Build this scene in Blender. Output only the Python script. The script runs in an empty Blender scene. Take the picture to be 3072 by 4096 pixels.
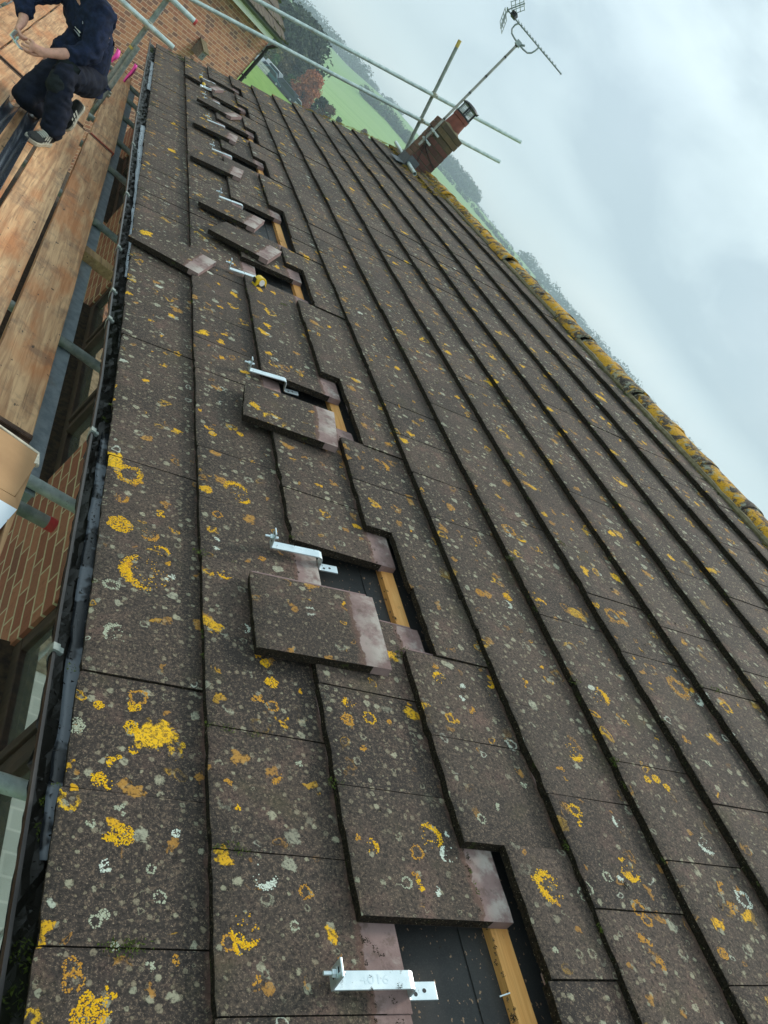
import bpy, bmesh, math, random
from mathutils import Vector, Matrix, noise
S = bpy.context.scene
COL = S.collection
R = math.radians
rnd = random.Random(7)
PITCH = R(25.0)
CP, SP = math.cos(PITCH), math.sin(PITCH)

# ---------------------------------------------------------------- camera
cam = bpy.data.cameras.new('camera'); camo = bpy.data.objects.new('camera', cam); COL.objects.link(camo)
AX = ((0.6499, -0.2050, 0.7318), (0.5068, -0.6007, -0.6183), (0.5664, 0.7728, -0.2865))
camo.matrix_world = Matrix(((AX[0][0], -AX[1][0], -AX[2][0], -0.6904),
                            (AX[0][1], -AX[1][1], -AX[2][1], -0.6553),
                            (AX[0][2], -AX[1][2], -AX[2][2], 1.1942), (0, 0, 0, 1)))
cam.sensor_fit = 'VERTICAL'; cam.sensor_height = 36.0; cam.sensor_width = 27.0
cam.lens = 3077.0 / 4096.0 * 36.0
cam.clip_start = 0.05; cam.clip_end = 6000
S.camera = camo
S.render.resolution_x, S.render.resolution_y = 768, 1024

# ---------------------------------------------------------------- node helper
class NT:
    def __init__(s, tree): s.t = tree; s.N = tree.nodes; s.L = tree.links
    def n(s, typ, ins=None, **attrs):
        nd = s.N.new(typ)
        for k, v in attrs.items(): setattr(nd, k, v)
        for k, v in (ins or {}).items(): s.put(nd.inputs[k], v)
        return nd
    def put(s, sock, v):
        if isinstance(v, bpy.types.NodeSocket): s.L.new(v, sock)
        elif hasattr(v, 'outputs'): s.L.new(v.outputs[0], sock)
        else:
            if isinstance(v, (tuple, list)) and len(v) == 3 and sock.type == 'RGBA': v = (*v, 1)
            sock.default_value = v
    def m(s, op, a, b=0.0, c=0.0, clamp=False):
        nd = s.n('ShaderNodeMath', {0: a, 1: b, 2: c}, operation=op); nd.use_clamp = clamp
        return nd.outputs[0]
    def mix(s, f, a, b, blend='MIX'):
        nd = s.n('ShaderNodeMix', data_type='RGBA', blend_type=blend)
        s.put(nd.inputs[0], f); s.put(nd.inputs[6], a); s.put(nd.inputs[7], b)
        return nd.outputs[2]
    def ss(s, x, lo, hi, a=0.0, b=1.0):
        nd = s.n('ShaderNodeMapRange', {0: x, 1: lo, 2: hi, 3: a, 4: b}, interpolation_type='SMOOTHSTEP')
        return nd.outputs[0]
    def noise(s, vec, scale, detail=3.0, rough=0.55, dist=0.0):
        nd = s.n('ShaderNodeTexNoise', {'Scale': scale, 'Detail': detail, 'Roughness': rough, 'Distortion': dist})
        if vec is not None: s.put(nd.inputs['Vector'], vec)
        return nd
    def vmath(s, op, a, b=(0, 0, 0)):
        nd = s.n('ShaderNodeVectorMath', {0: a, 1: b}, operation=op); return nd.outputs[0]
    def map(s, vec, loc=(0, 0, 0), rot=(0, 0, 0), sc=(1, 1, 1)):
        return s.n('ShaderNodeMapping', {'Vector': vec, 'Location': loc, 'Rotation': rot, 'Scale': sc}).outputs[0]
    def sep(s, vec): return s.n('ShaderNodeSeparateXYZ', {0: vec}).outputs
    def bump(s, h, strength=0.3, dist=0.01):
        return s.n('ShaderNodeBump', {'Height': h, 'Strength': strength, 'Distance': dist}).outputs[0]

# ---------------------------------------------------------------- world: overcast daylight
W = bpy.data.worlds.new('World'); S.world = W; W.use_nodes = True
w = NT(W.node_tree); w.N.clear()
SUN_EL, SUN_AZ = R(44), R(62)          # azimuth from +Y towards +X
sky = w.n('ShaderNodeTexSky', sky_type='NISHITA'); sky.sun_disc = False
sky.sun_elevation = SUN_EL; sky.sun_rotation = SUN_AZ; sky.air_density = 1.2; sky.dust_density = 2.0
tc = w.n('ShaderNodeTexCoord'); d = tc.outputs['Generated']
sx = w.sep(d)
den = w.m('ADD', w.m('ABSOLUTE', sx[2]), 0.16)
pv = w.n('ShaderNodeCombineXYZ', {0: w.m('DIVIDE', sx[0], den), 1: w.m('DIVIDE', sx[1], den), 2: 0.3}).outputs[0]
n1 = w.noise(w.map(d, (3.1, 1.7, 0.4), sc=(1.7, 1.7, 4.2)), 1.0, 5.0, 0.48, 0.3)
n2 = w.noise(w.map(d, (-5.2, 8.3, 2.0), sc=(4.0, 4.0, 8.0)), 1.0, 6.0, 0.55, 0.5)
cl = w.m('ADD', w.m('MULTIPLY', n1.outputs[0], 0.6), w.m('MULTIPLY', n2.outputs[0], 0.4))
wob = w.m('ADD', sx[2], w.m('MULTIPLY', w.m('SUBTRACT', n2.outputs[0], 0.5), 0.09))
bandd = w.m('MULTIPLY', w.ss(wob, 0.085, 0.125), w.ss(wob, 0.36, 0.19))     # grey bank above the bright rim
bright = w.m('SUBTRACT', w.ss(cl, 0.36, 0.60), w.m('MULTIPLY', bandd, 0.55), 0.0, True)
cloud = w.mix(bright, (0.42, 0.53, 0.585), (0.69, 0.82, 0.845))
hor = w.ss(wob, 0.10, 0.055)
cloud = w.mix(w.m('MULTIPLY', hor, 0.85), cloud, (0.80, 0.90, 0.90))
bg1 = w.n('ShaderNodeBackground', {'Color': sky.outputs[0], 'Strength': 0.11})
bg2 = w.n('ShaderNodeBackground', {'Color': cloud, 'Strength': 1.0})
gap = w.ss(w.noise(w.map(d, (9, 2, 0), sc=(2, 2, 5)), 1.1, 5.0, 0.5).outputs[0], 0.38, 0.56, 0.86, 0.98)
mx = w.n('ShaderNodeMixShader', {0: gap, 1: bg1.outputs[0], 2: bg2.outputs[0]})
w.n('ShaderNodeOutputWorld', {0: mx.outputs[0]})

sd = bpy.data.lights.new('sun', 'SUN'); sd.energy = 1.5; sd.angle = R(12); sd.color = (1.0, 0.93, 0.82)
so = bpy.data.objects.new('sun', sd); COL.objects.link(so)
sv = Vector((math.sin(SUN_AZ) * math.cos(SUN_EL), math.cos(SUN_AZ) * math.cos(SUN_EL), math.sin(SUN_EL)))
so.rotation_euler = sv.to_track_quat('Z', 'Y').to_euler()
so.location = (20, 20, 30)
S.view_settings.view_transform = 'Standard'; S.view_settings.look = 'None'
S.view_settings.exposure = 0.50; S.view_settings.gamma = 1.0
S.cycles.max_bounces = 6; S.cycles.volume_bounces = 0

# ---------------------------------------------------------------- mesh helper
class MB:
    def __init__(s): s.v = []; s.f = []; s.m = []; s.uv = []
    def add(s, vs, fs, mat=0, uvs=None):
        o = len(s.v); s.v += [tuple(v) for v in vs]
        for i, f in enumerate(fs):
            s.f.append([o + k for k in f]); s.m.append(mat[i] if isinstance(mat, (list, tuple)) else mat)
            s.uv.append([uvs[k] for k in f] if uvs else [(vs[k][0], vs[k][1]) for k in f])
    def box(s, a, b, mat=0, M=None):
        x0, y0, z0 = a; x1, y1, z1 = b
        vs = [Vector(p) for p in ((x0, y0, z0), (x1, y0, z0), (x1, y1, z0), (x0, y1, z0), (x0, y0, z1), (x1, y0, z1), (x1, y1, z1), (x0, y1, z1))]
        if M: vs = [M @ v for v in vs]
        s.add(vs, [(0, 3, 2, 1), (4, 5, 6, 7), (0, 1, 5, 4), (1, 2, 6, 5), (2, 3, 7, 6), (3, 0, 4, 7)], mat)
    def prism(s, poly, axis_vec, mat=0):
        n = len(poly); a = Vector(axis_vec)
        vs = [Vector(p) for p in poly] + [Vector(p) + a for p in poly]
        fs = [tuple(range(n))[::-1], tuple(range(n, 2 * n))] + [(i, (i + 1) % n, n + (i + 1) % n, n + i) for i in range(n)]
        s.add(vs, fs, mat)
    def tube(s, pts, r, n=14, mat=0, cap=True, hollow=0.0):
        pts = [Vector(p) for p in pts]; rs = r if isinstance(r, (list, tuple)) else [r] * len(pts)
        t0 = (pts[1] - pts[0]).normalized()
        ref = Vector((0, 0, 1)) if abs(t0.z) < 0.9 else Vector((1, 0, 0))
        u = t0.cross(ref).normalized(); rings = []
        for i, p in enumerate(pts):
            a = pts[min(i + 1, len(pts) - 1)] - pts[max(i - 1, 0)]
            t = a.normalized(); u = (u - t * u.dot(t)).normalized(); vv = t.cross(u)
            rings.append([p + (u * math.cos(2 * math.pi * k / n) + vv * math.sin(2 * math.pi * k / n)) * rs[i] for k in range(n)])
        vs = [q for rg in rings for q in rg]; fs = []
        for i in range(len(pts) - 1):
            for k in range(n):
                fs.append((i * n + k, i * n + (k + 1) % n, (i + 1) * n + (k + 1) % n, (i + 1) * n + k))
        if cap and not hollow: fs += [tuple(range(n))[::-1], tuple(range((len(pts) - 1) * n, len(pts) * n))]
        s.add(vs, fs, mat)
        if hollow:
            for e, sg in ((0, 1), (-1, -1)):
                p = pts[e]; dr = (pts[1] - pts[0]).normalized() if e == 0 else (pts[-2] - pts[-1]).normalized()
                o = rings[e]; inn = [p + (q - p) * hollow for q in o]; dp = [q + dr * rs[e] * 6 for q in inn]
                vs = o + inn + dp; ff = []
                for k in range(n):
                    k2 = (k + 1) % n
                    ff += [(k, k2, n + k2, n + k), (n + k, n + k2, 2 * n + k2, 2 * n + k)]
                ff.append(tuple(range(2 * n, 3 * n)))
                s.add(vs, ff, mat)
    def build(s, name, mats, parent=None, smooth=False, matrix=None, bevel=0.0, bseg=2):
        me = bpy.data.meshes.new(name); me.from_pydata(s.v, [], s.f)
        uvl = me.uv_layers.new(name='UVMap')
        i = 0
        for fu in s.uv:
            for c in fu: uvl.data[i].uv = c[:2]; i += 1
        mats = mats if isinstance(mats, (list, tuple)) else [mats]
        for mt in mats: me.materials.append(mt)
        me.polygons.foreach_set('material_index', s.m)
        me.polygons.foreach_set('use_smooth', [smooth] * len(s.f))
        me.update()
        o = bpy.data.objects.new(name, me); COL.objects.link(o)
        if parent: o.parent = parent
        if matrix is not None: o.matrix_local = matrix
        if bevel:
            b = o.modifiers.new('bevel', 'BEVEL'); b.width = bevel; b.segments = bseg; b.limit_method = 'ANGLE'
        if smooth:
            try: me.set_sharp_from_angle(angle=R(42))
            except Exception: pass
        return o

def thing(name, label, cat, loc=(0, 0, 0), group=None, rot=None):
    o = bpy.data.objects.new(name, None); COL.objects.link(o); o.location = loc
    o.empty_display_size = 0.2
    if rot: o.rotation_euler = rot
    o['label'] = label; o['category'] = cat
    if group: o['group'] = group
    return o
def tag(o, label, cat, group=None):
    o['label'] = label; o['category'] = cat
    if group: o['group'] = group
    return o

def roofp(v, u, n=0.0):            # roof coordinates (up the slope, along the eave, off the surface) to the world
    return Vector((v * CP - n * SP, u, v * SP + n * CP))
ROOF_M = Matrix.Rotation(-PITCH, 4, 'Y')   # local x = v, y = u, z = n

# ---------------------------------------------------------------- materials
def newmat(name):
    mt = bpy.data.materials.new(name); mt.use_nodes = True
    t = NT(mt.node_tree); b = t.N.get('Principled BSDF'); return mt, t, b
def objco(t): return t.n('ShaderNodeTexCoord').outputs['Object']

def simple(name, col, rough=0.6, metal=0.0, var=0.12, scale=8.0, bump=0.0, spec=None, col2=None):
    mt, t, b = newmat(name); co = objco(t)
    nz = t.noise(co, scale, 5.0, 0.6)
    f = t.ss(nz.outputs[0], 0.32, 0.68)
    c2 = col2 or tuple(min(1, c * (1 + var)) for c in col); c1 = col if col2 else tuple(c * (1 - var) for c in col)
    t.put(b.inputs['Base Color'], t.mix(f, c1, c2))
    t.put(b.inputs['Roughness'], t.m('ADD', rough - 0.08, t.m('MULTIPLY', nz.outputs[0], 0.16)))
    b.inputs['Metallic'].default_value = metal
    if spec is not None: b.inputs['Specular IOR Level'].default_value = spec
    if bump: t.put(b.inputs['Normal'], t.bump(t.noise(co, scale * 6, 4, 0.65).outputs[0], bump, 0.004))
    return mt

def lichen_layer(t, co, scale, presence, rmin, rmax, ring, wob, seed):
    """round crusts: returns a 0..1 cover and the cell's random value"""
    v = t.map(co, (seed * 1.37, seed * 2.11, 0))
    nz = t.noise(v, scale * 1.7, 3.0, 0.6)
    off = t.vmath('MULTIPLY', t.vmath('SUBTRACT', nz.outputs['Color'], (0.5, 0.5, 0.5)), (wob / scale, wob / scale, 0))
    vo = t.n('ShaderNodeTexVoronoi', {'Vector': t.vmath('ADD', v, off), 'Scale': scale, 'Randomness': 1.0}, voronoi_dimensions='2D', feature='F1')
    cr = t.sep(vo.outputs['Color'])
    rad = t.m('ADD', rmin, t.m('MULTIPLY', t.m('POWER', cr[1], 2.0), rmax - rmin))
    dn = t.m('DIVIDE', vo.outputs['Distance'], rad)
    fine = t.noise(v, scale * 7, 5.0, 0.8)
    dn = t.m('ADD', dn, t.m('MULTIPLY', t.m('SUBTRACT', fine.outputs[0], 0.5), 2.1))
    disc = t.ss(dn, 1.0, 0.82, 0.0, 1.0)
    hole = t.ss(dn, 0.45, 0.72)
    isring = t.m('LESS_THAN', cr[2], ring)
    disc = t.m('MULTIPLY', disc, t.m('ADD', t.m('MULTIPLY', isring, hole), t.m('SUBTRACT', 1.0, isring)))
    # crescents: part of the ring is missing
    miss = t.ss(t.noise(t.map(v, (7, 3, 0)), scale * 1.5, 2.0, 0.5).outputs[0], 0.46, 0.53)
    disc = t.m('MULTIPLY', disc, t.m('ADD', t.m('MULTIPLY', isring, miss), t.m('SUBTRACT', 1.0, isring)))
    pres = t.m('LESS_THAN', cr[0], presence)
    return t.m('MULTIPLY', disc, pres), cr

def tile_material(name, per_object=False, ridge=False):
    mt, t, b = newmat(name)
    co = objco(t)
    if per_object:
        oi = t.n('ShaderNodeObjectInfo')
        r = t.m('MULTIPLY', oi.outputs['Random'], 37.0)
        co = t.vmath('ADD', co, t.n('ShaderNodeCombineXYZ', {0: r, 1: r, 2: 0.0}).outputs[0])
    uv = t.n('ShaderNodeUVMap', uv_map='UVMap').outputs[0]
    su = t.sep(uv)
    isl = t.n('ShaderNodeNewGeometry').outputs['Random Per Island']
    big = t.noise(co, 2.3, 4.0, 0.55); med = t.noise(co, 11.0, 5.0, 0.62); fin = t.noise(co, 130.0, 4.0, 0.75); fin2 = t.noise(co, 280.0, 3.0, 0.75)
    base = t.mix(t.ss(big.outputs[0], 0.34, 0.66), (0.036, 0.0275, 0.0235), (0.070, 0.050, 0.0385))
    base = t.mix(t.m('MULTIPLY', isl, 0.6), base, (0.062, 0.049, 0.039))
    base = t.mix(t.ss(isl, 0.30, 0.0, 0, 0.55), base, (0.026, 0.021, 0.019))
    base = t.mix(t.ss(isl, 0.78, 1.0, 0, 0.35), base, (0.105, 0.070, 0.056))
    worn = t.m('MULTIPLY', t.ss(med.outputs[0], 0.50, 0.70), t.ss(big.outputs[0], 0.42, 0.6))
    base = t.mix(t.m('MULTIPLY', worn, 0.6), base, (0.175, 0.098, 0.078))
    stre = t.noise(t.map(co, sc=(1.6, 14.0, 1)), 1.0, 5.0, 0.6)
    base = t.mix(t.ss(stre.outputs[0], 0.56, 0.72, 0, 0.45), base, (0.026, 0.022, 0.019))
    # sandy grains and dark pits
    base = t.mix(t.ss(fin.outputs[0], 0.53, 0.65, 0.0, 0.72), base, (0.185, 0.130, 0.088))
    base = t.mix(t.ss(fin2.outputs[0], 0.58, 0.68, 0.0, 0.8), base, (0.36, 0.265, 0.185))
    base = t.mix(t.ss(fin.outputs[0], 0.48, 0.38, 0.0, 0.85), base, (0.014, 0.011, 0.009))
    olive = t.ss(t.noise(co, 5.0, 5, 0.65).outputs[0], 0.56, 0.74, 0.0, 0.28)
    base = t.mix(olive, base, (0.085, 0.078, 0.030))
    hl = None
    def lay(scale, pres, r0, r1, ring, wob, seed, c1, c2, strength=0.9, crumb=False):
        nonlocal base, hl
        f, cr = lichen_layer(t, co, scale, pres, r0, r1, ring, wob, seed)
        gate = t.noise(t.map(co, (seed, -seed, 0)), 1.6, 2.0, 0.5)
        f = t.m('MULTIPLY', f, t.ss(gate.outputs[0], 0.36, 0.5))
        tex = t.ss(fin.outputs[0], 0.40, 0.52, 0.25 if crumb else 0.4, 1.0)
        base = t.mix(t.m('MULTIPLY', t.m('MULTIPLY', f, tex), strength), base, t.mix(cr[1], c1, c2))
        hl = f if hl is None else t.m('MAXIMUM', hl, f)
    k = 0.5 if ridge else 1.0
    lay(46.0, 0.55, 0.12, 0.34, 0.2, 0.3, 6.0, (0.25, 0.20, 0.12), (0.36, 0.31, 0.21), 0.55)
    lay(27.0, 0.56, 0.08, 0.32, 0.4, 0.3, 1.0, (0.28, 0.255, 0.165), (0.42, 0.40, 0.28), 0.75)
    lay(16.0, 0.42, 0.07, 0.30, 0.6, 0.35, 2.0, (0.27, 0.26, 0.17), (0.42, 0.42, 0.31), 0.78)
    lay(8.0, 0.16, 0.06, 0.19, 0.85, 0.4, 3.0, (0.46, 0.48, 0.37), (0.62, 0.65, 0.54), 0.9)
    lay(12.0, 0.42 if not ridge else 0.75, 0.08, 0.28, 0.55, 0.9, 4.0, (0.38, 0.175, 0.030), (0.52, 0.26, 0.04), 0.75, True)
    lay(6.0, 0.34 if not ridge else 0.8, 0.07, 0.24 if not ridge else 0.45, 0.66, 0.8, 5.0, (0.70, 0.35, 0.005), (0.82, 0.47, 0.008), 0.97, True)
    lay(9.5, 0.36, 0.07, 0.25, 0.6, 0.8, 8.0, (0.66, 0.32, 0.006), (0.76, 0.42, 0.010), 0.95, True)
    if ridge:
        zone = t.m('MULTIPLY', t.m('SUBTRACT', t.noise(t.map(co, sc=(0.3, 1.0, 0.3)), 1.5, 2.0, 0.5).outputs[0], 0.5), 0.35)
        f2 = t.ss(t.m('ADD', t.noise(co, 11.0, 9.0, 0.74).outputs[0], zone), 0.465, 0.54)
        f2 = t.m('MULTIPLY', f2, t.ss(fin.outputs[0], 0.38, 0.5, 0.45, 1.0))
        base = t.mix(t.m('MULTIPLY', f2, 0.95), base, t.mix(med.outputs[0], (0.72, 0.32, 0.004), (0.58, 0.34, 0.015)))
        f3 = t.ss(t.noise(t.map(co, (4, 4, 4)), 16.0, 7.0, 0.75).outputs[0], 0.52, 0.60)
        base = t.mix(t.m('MULTIPLY', f3, 0.8), base, (0.33, 0.34, 0.26))
    else:
        # head of the tile that always lay under the course above: clean mauve concrete with lime bloom
        ed = t.m('ADD', su[0], t.m('MULTIPLY', t.m('SUBTRACT', t.noise(co, 17.0, 6.0, 0.7).outputs[0], 0.5), 0.055))
        clean = t.ss(ed, 0.303, 0.309)
        rim = t.m('MULTIPLY', t.ss(ed, 0.285, 0.300), t.ss(ed, 0.320, 0.308))
        cl = t.mix(t.ss(med.outputs[0], 0.35, 0.65), (0.19, 0.122, 0.112), (0.27, 0.185, 0.172))
        cl = t.mix(t.ss(t.noise(t.map(co, (6, 1, 0)), 24.0, 5.0, 0.7).outputs[0], 0.52, 0.66, 0, 0.55), cl, (0.085, 0.058, 0.045))
        bloom = t.ss(t.noise(t.map(co, (2, 9, 0)), 9.0, 5.0, 0.65).outputs[0], 0.40 if per_object else 0.50, 0.60 if per_object else 0.64)
        bloom = t.m('MULTIPLY', bloom, t.ss(su[0], 0.31, 0.37, 0.35, 1.0))
        cl = t.mix(t.m('MULTIPLY', bloom, 0.85), cl, (0.47, 0.42, 0.375))
        cl = t.mix(t.ss(fin.outputs[0], 0.66, 0.75, 0, 0.8), cl, (0.05, 0.035, 0.03))
        base = t.mix(t.m('MULTIPLY', rim, 0.6), base, (0.16, 0.085, 0.065))
        base = t.mix(clean, base, cl)
    t.put(b.inputs['Base Color'], base)
    b.inputs['Roughness'].default_value = 0.82
    b.inputs['Specular IOR Level'].default_value = 0.35
    h = t.m('ADD', t.m('ADD', t.m('MULTIPLY', fin.outputs[0], 0.5), t.m('MULTIPLY', fin2.outputs[0], 0.25)), t.m('MULTIPLY', hl, 0.55))
    t.put(b.inputs['Normal'], t.bump(h, 0.55, 0.004))
    return mt

def edge_material():
    mt, t, b = newmat('tile_edge_moss'); co = objco(t)
    a = t.noise(co, 130, 4, 0.75); g = t.noise(co, 22, 4, 0.6); s = t.noise(co, 210, 2, 0.6)
    c = t.mix(t.ss(a.outputs[0], 0.4, 0.62), (0.010, 0.008, 0.006), (0.042, 0.029, 0.018))
    c = t.mix(t.ss(g.outputs[0], 0.62, 0.74, 0, 0.7), c, (0.045, 0.060, 0.012))
    c = t.mix(t.ss(s.outputs[0], 0.64, 0.72, 0, 0.9), c, (0.34, 0.28, 0.19))
    t.put(b.inputs['Base Color'], c); b.inputs['Roughness'].default_value = 0.95; b.inputs['Specular IOR Level'].default_value = 0.15
    t.put(b.inputs['Normal'], t.bump(a.outputs[0], 0.9, 0.008)); return mt

def wood_material(name, c1, c2, stain=(0.42, 0.13, 0.035), stain_amt=0.6, grain=(40, 2.2, 40), dirt=0.8):
    mt, t, b = newmat(name); co = objco(t)
    r = t.m('MULTIPLY', t.n('ShaderNodeObjectInfo').outputs['Random'], 23.0)
    co = t.vmath('ADD', co, t.n('ShaderNodeCombineXYZ', {0: r, 1: r, 2: r}).outputs[0])
    g = t.noise(t.map(co, sc=grain), 1.0, 5, 0.6, 0.6); g2 = t.noise(t.map(co, sc=(grain[0] * 3, grain[1] * 1.5, grain[2] * 3)), 1.0, 3, 0.6)
    big = t.noise(t.map(co, sc=(1, 0.3, 1)), 5.0, 4, 0.6); sp = t.noise(t.map(co, sc=(1, 0.55, 1)), 34, 3, 0.55)
    c = t.mix(t.ss(g.outputs[0], 0.33, 0.67), c1, c2)
    c = t.mix(t.ss(g2.outputs[0], 0.56, 0.68, 0, 0.6 * min(1, dirt + 0.1)), c, tuple(x * 0.45 for x in c1))
    c = t.mix(t.ss(big.outputs[0], 0.46, 0.66, 0, stain_amt), c, stain)
    c = t.mix(t.ss(t.noise(t.map(co, (5, 5, 0)), 5.0, 6, 0.7).outputs[0], 0.50, 0.68, 0, 0.65 * dirt), c, (0.13, 0.085, 0.058))
    c = t.mix(t.ss(sp.outputs[0], 0.665, 0.70, 0, dirt), c, (0.035, 0.022, 0.015))
    t.put(b.inputs['Base Color'], c); b.inputs['Roughness'].default_value = 0.72
    t.put(b.inputs['Normal'], t.bump(g.outputs[0], 0.25, 0.004)); return mt

def brick_material(name, plane, c1, c2, c3, mortar, off=(0, 0)):
    """plane: which object axes run along the wall and up it"""
    mt, t, b = newmat(name); co = objco(t); s = t.sep(co)
    v = t.n('ShaderNodeCombineXYZ', {0: t.m('ADD', s[plane[0]], off[0]), 1: t.m('ADD', s[plane[1]], off[1]), 2: 0.0}).outputs[0]
    wv = t.noise(v, 14, 2, 0.5)
    v = t.vmath('ADD', v, t.vmath('MULTIPLY', t.vmath('SUBTRACT', wv.outputs['Color'], (0.5, 0.5, 0.5)), (0.008, 0.006, 0)))
    br = t.n('ShaderNodeTexBrick', {'Vector': v, 'Color1': (0, 0, 0, 1), 'Color2': (1, 1, 1, 1), 'Mortar': (0.5, 0.5, 0.5, 1), 'Scale': 1.0, 'Mortar Size': 0.0068, 'Mortar Smooth': 0.25, 'Bias': 0.0, 'Brick Width': 0.225, 'Row Height': 0.075})
    br.offset = 0.5
    cid = t.sep(br.outputs['Color'])[0]
    c = t.mix(t.ss(cid, 0.15, 0.55), c1, c2); c = t.mix(t.ss(cid, 0.68, 0.92), c, c3)
    nz = t.noise(co, 26, 5, 0.65); c = t.mix(t.ss(nz.outputs[0], 0.45, 0.75, 0, 0.5), c, tuple(x * 0.55 for x in c1))
    nf = t.noise(co, 120, 3, 0.6); c = t.mix(t.ss(nf.outputs[0], 0.6, 0.75, 0, 0.35), c, tuple(min(1, x * 1.6) for x in c2))
    mo = t.mix(t.ss(nz.outputs[0], 0.4, 0.65), tuple(x * 0.8 for x in mortar), mortar)
    c = t.mix(br.outputs['Fac'], c, mo)
    t.put(b.inputs['Base Color'], c); b.inputs['Roughness'].default_value = 0.85
    h = t.m('ADD', t.m('SUBTRACT', 1.0, br.outputs['Fac']), t.m('MULTIPLY', nf.outputs[0], 0.25))
    t.put(b.inputs['Normal'], t.bump(h, 0.6, 0.006)); return mt

def leaf_material(name, c1, c2, c3=None):
    mt, t, b = newmat(name)
    r = t.n('ShaderNodeNewGeometry').outputs['Random Per Island']; co = objco(t)
    nz = t.noise(co, 0.7, 3, 0.6)
    c = t.mix(r, c1, c2); c = t.mix(t.ss(nz.outputs[0], 0.45, 0.65, 0, 0.6), c, c3 or tuple(x * 0.6 for x in c1))
    t.put(b.inputs['Base Color'], c); b.inputs['Roughness'].default_value = 0.7; b.inputs['Specular IOR Level'].default_value = 0.2
    return mt

def galv_material(name, c1=(0.36, 0.41, 0.41), c2=(0.56, 0.61, 0.60), metal=0.55, rough=0.45):
    mt, t, b = newmat(name); co = objco(t)
    a = t.noise(co, 18, 5, 0.65); f = t.noise(co, 90, 3, 0.6)
    c = t.mix(t.ss(a.outputs[0], 0.35, 0.65), c1, c2)
    c = t.mix(t.ss(f.outputs[0], 0.62, 0.74, 0, 0.55), c, (0.20, 0.20, 0.18))
    c = t.mix(t.ss(t.noise(t.map(co, (8, 2, 1)), 4, 4, 0.6).outputs[0], 0.58, 0.75, 0, 0.5), c, (0.27, 0.23, 0.19))
    t.put(b.inputs['Base Color'], c); b.inputs['Metallic'].default_value = metal
    t.put(b.inputs['Roughness'], t.m('ADD', rough - 0.1, t.m('MULTIPLY', a.outputs[0], 0.25)))
    t.put(b.inputs['Normal'], t.bump(f.outputs[0], 0.12, 0.002)); return mt

M = {}
M['tile'] = tile_material('weathered_tile'); M['tile_loose'] = tile_material('loose_tile', True)
M['ridge'] = tile_material('ridge_lichen', False, True)
M['edge'] = edge_material()
M['clean'] = simple('clean_concrete', (0.25, 0.165, 0.155), 0.85, 0, 0.15, 20, 0.2)
M['moss'] = leaf_material('moss', (0.035, 0.055, 0.008), (0.11, 0.15, 0.02), (0.02, 0.03, 0.006))
M['moss_yellow'] = leaf_material('yellow_moss', (0.30, 0.20, 0.012), (0.46, 0.31, 0.02), (0.12, 0.11, 0.015))
M['lich_y'] = leaf_material('yellow_lichen', (0.62, 0.30, 0.004), (0.86, 0.52, 0.010), (0.70, 0.34, 0.006)); M['lich_o'] = leaf_material('orange_lichen', (0.40, 0.18, 0.020), (0.62, 0.32, 0.045), (0.44, 0.20, 0.03))
M['lich_w'] = leaf_material('white_lichen', (0.46, 0.50, 0.41), (0.70, 0.76, 0.66), (0.50, 0.53, 0.43)); M['lich_g'] = leaf_material('grey_lichen', (0.30, 0.31, 0.21), (0.47, 0.49, 0.37), (0.33, 0.33, 0.23))
M['grit'] = leaf_material('grit', (0.012, 0.010, 0.007), (0.05, 0.038, 0.022))
M['batten'] = wood_material('new_batten', (0.64, 0.31, 0.085), (0.82, 0.45, 0.15), (0.68, 0.26, 0.055), 0.5, (60, 3, 60), 0.15)
M['board'] = wood_material('scaffold_board', (0.39, 0.205, 0.095), (0.68, 0.425, 0.22), (0.52, 0.17, 0.042), 0.6)
M['block'] = wood_material('timber_block', (0.42, 0.26, 0.115), (0.62, 0.42, 0.20), (0.2, 0.12, 0.06), 0.4)
M['galv'] = galv_material('galvanised_tube')
M['galv_pale'] = galv_material('pale_tube', (0.45, 0.56, 0.54), (0.66, 0.76, 0.73), 0.35, 0.4)
M['galv_dull'] = galv_material('dull_tube', (0.19, 0.23, 0.21), (0.33, 0.37, 0.34), 0.35, 0.55)
M['beam'] = galv_material('alloy_beam', (0.28, 0.35, 0.40), (0.42, 0.50, 0.54), 0.35, 0.45)
M['steel'] = galv_material('stainless', (0.66, 0.76, 0.80), (0.76, 0.85, 0.88), 0.75, 0.36)
M['rust'] = simple('rusty_band', (0.10, 0.055, 0.035), 0.75, 0.3, 0.4, 30, 0.3)
M['redband'] = simple('red_band', (0.40, 0.075, 0.030), 0.55, 0.1, 0.3, 30, 0.1)
M['redcap'] = simple('red_plastic', (0.55, 0.06, 0.055), 0.45, 0, 0.15, 20)
M['yellowcap'] = simple('yellow_tape', (0.55, 0.42, 0.10), 0.5, 0, 0.2, 30)
M['coupler'] = galv_material('coupler_steel', (0.30, 0.29, 0.22), (0.48, 0.47, 0.38), 0.5, 0.5)
M['gutter'] = simple('gutter_plastic', (0.030, 0.026, 0.024), 0.35, 0, 0.3, 12, 0.05)
M['gutter_new'] = simple('new_gutter_plastic', (0.018, 0.024, 0.034), 0.25, 0, 0.25, 8)
M['debris'] = leaf_material('wet_debris', (0.006, 0.006, 0.005), (0.028, 0.026, 0.021), (0.012, 0.018, 0.005)); M['debris'].node_tree.nodes['Principled BSDF'].inputs['Roughness'].default_value = 0.42; M['debris'].node_tree.nodes['Principled BSDF'].inputs['Specular IOR Level'].default_value = 0.3
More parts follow.
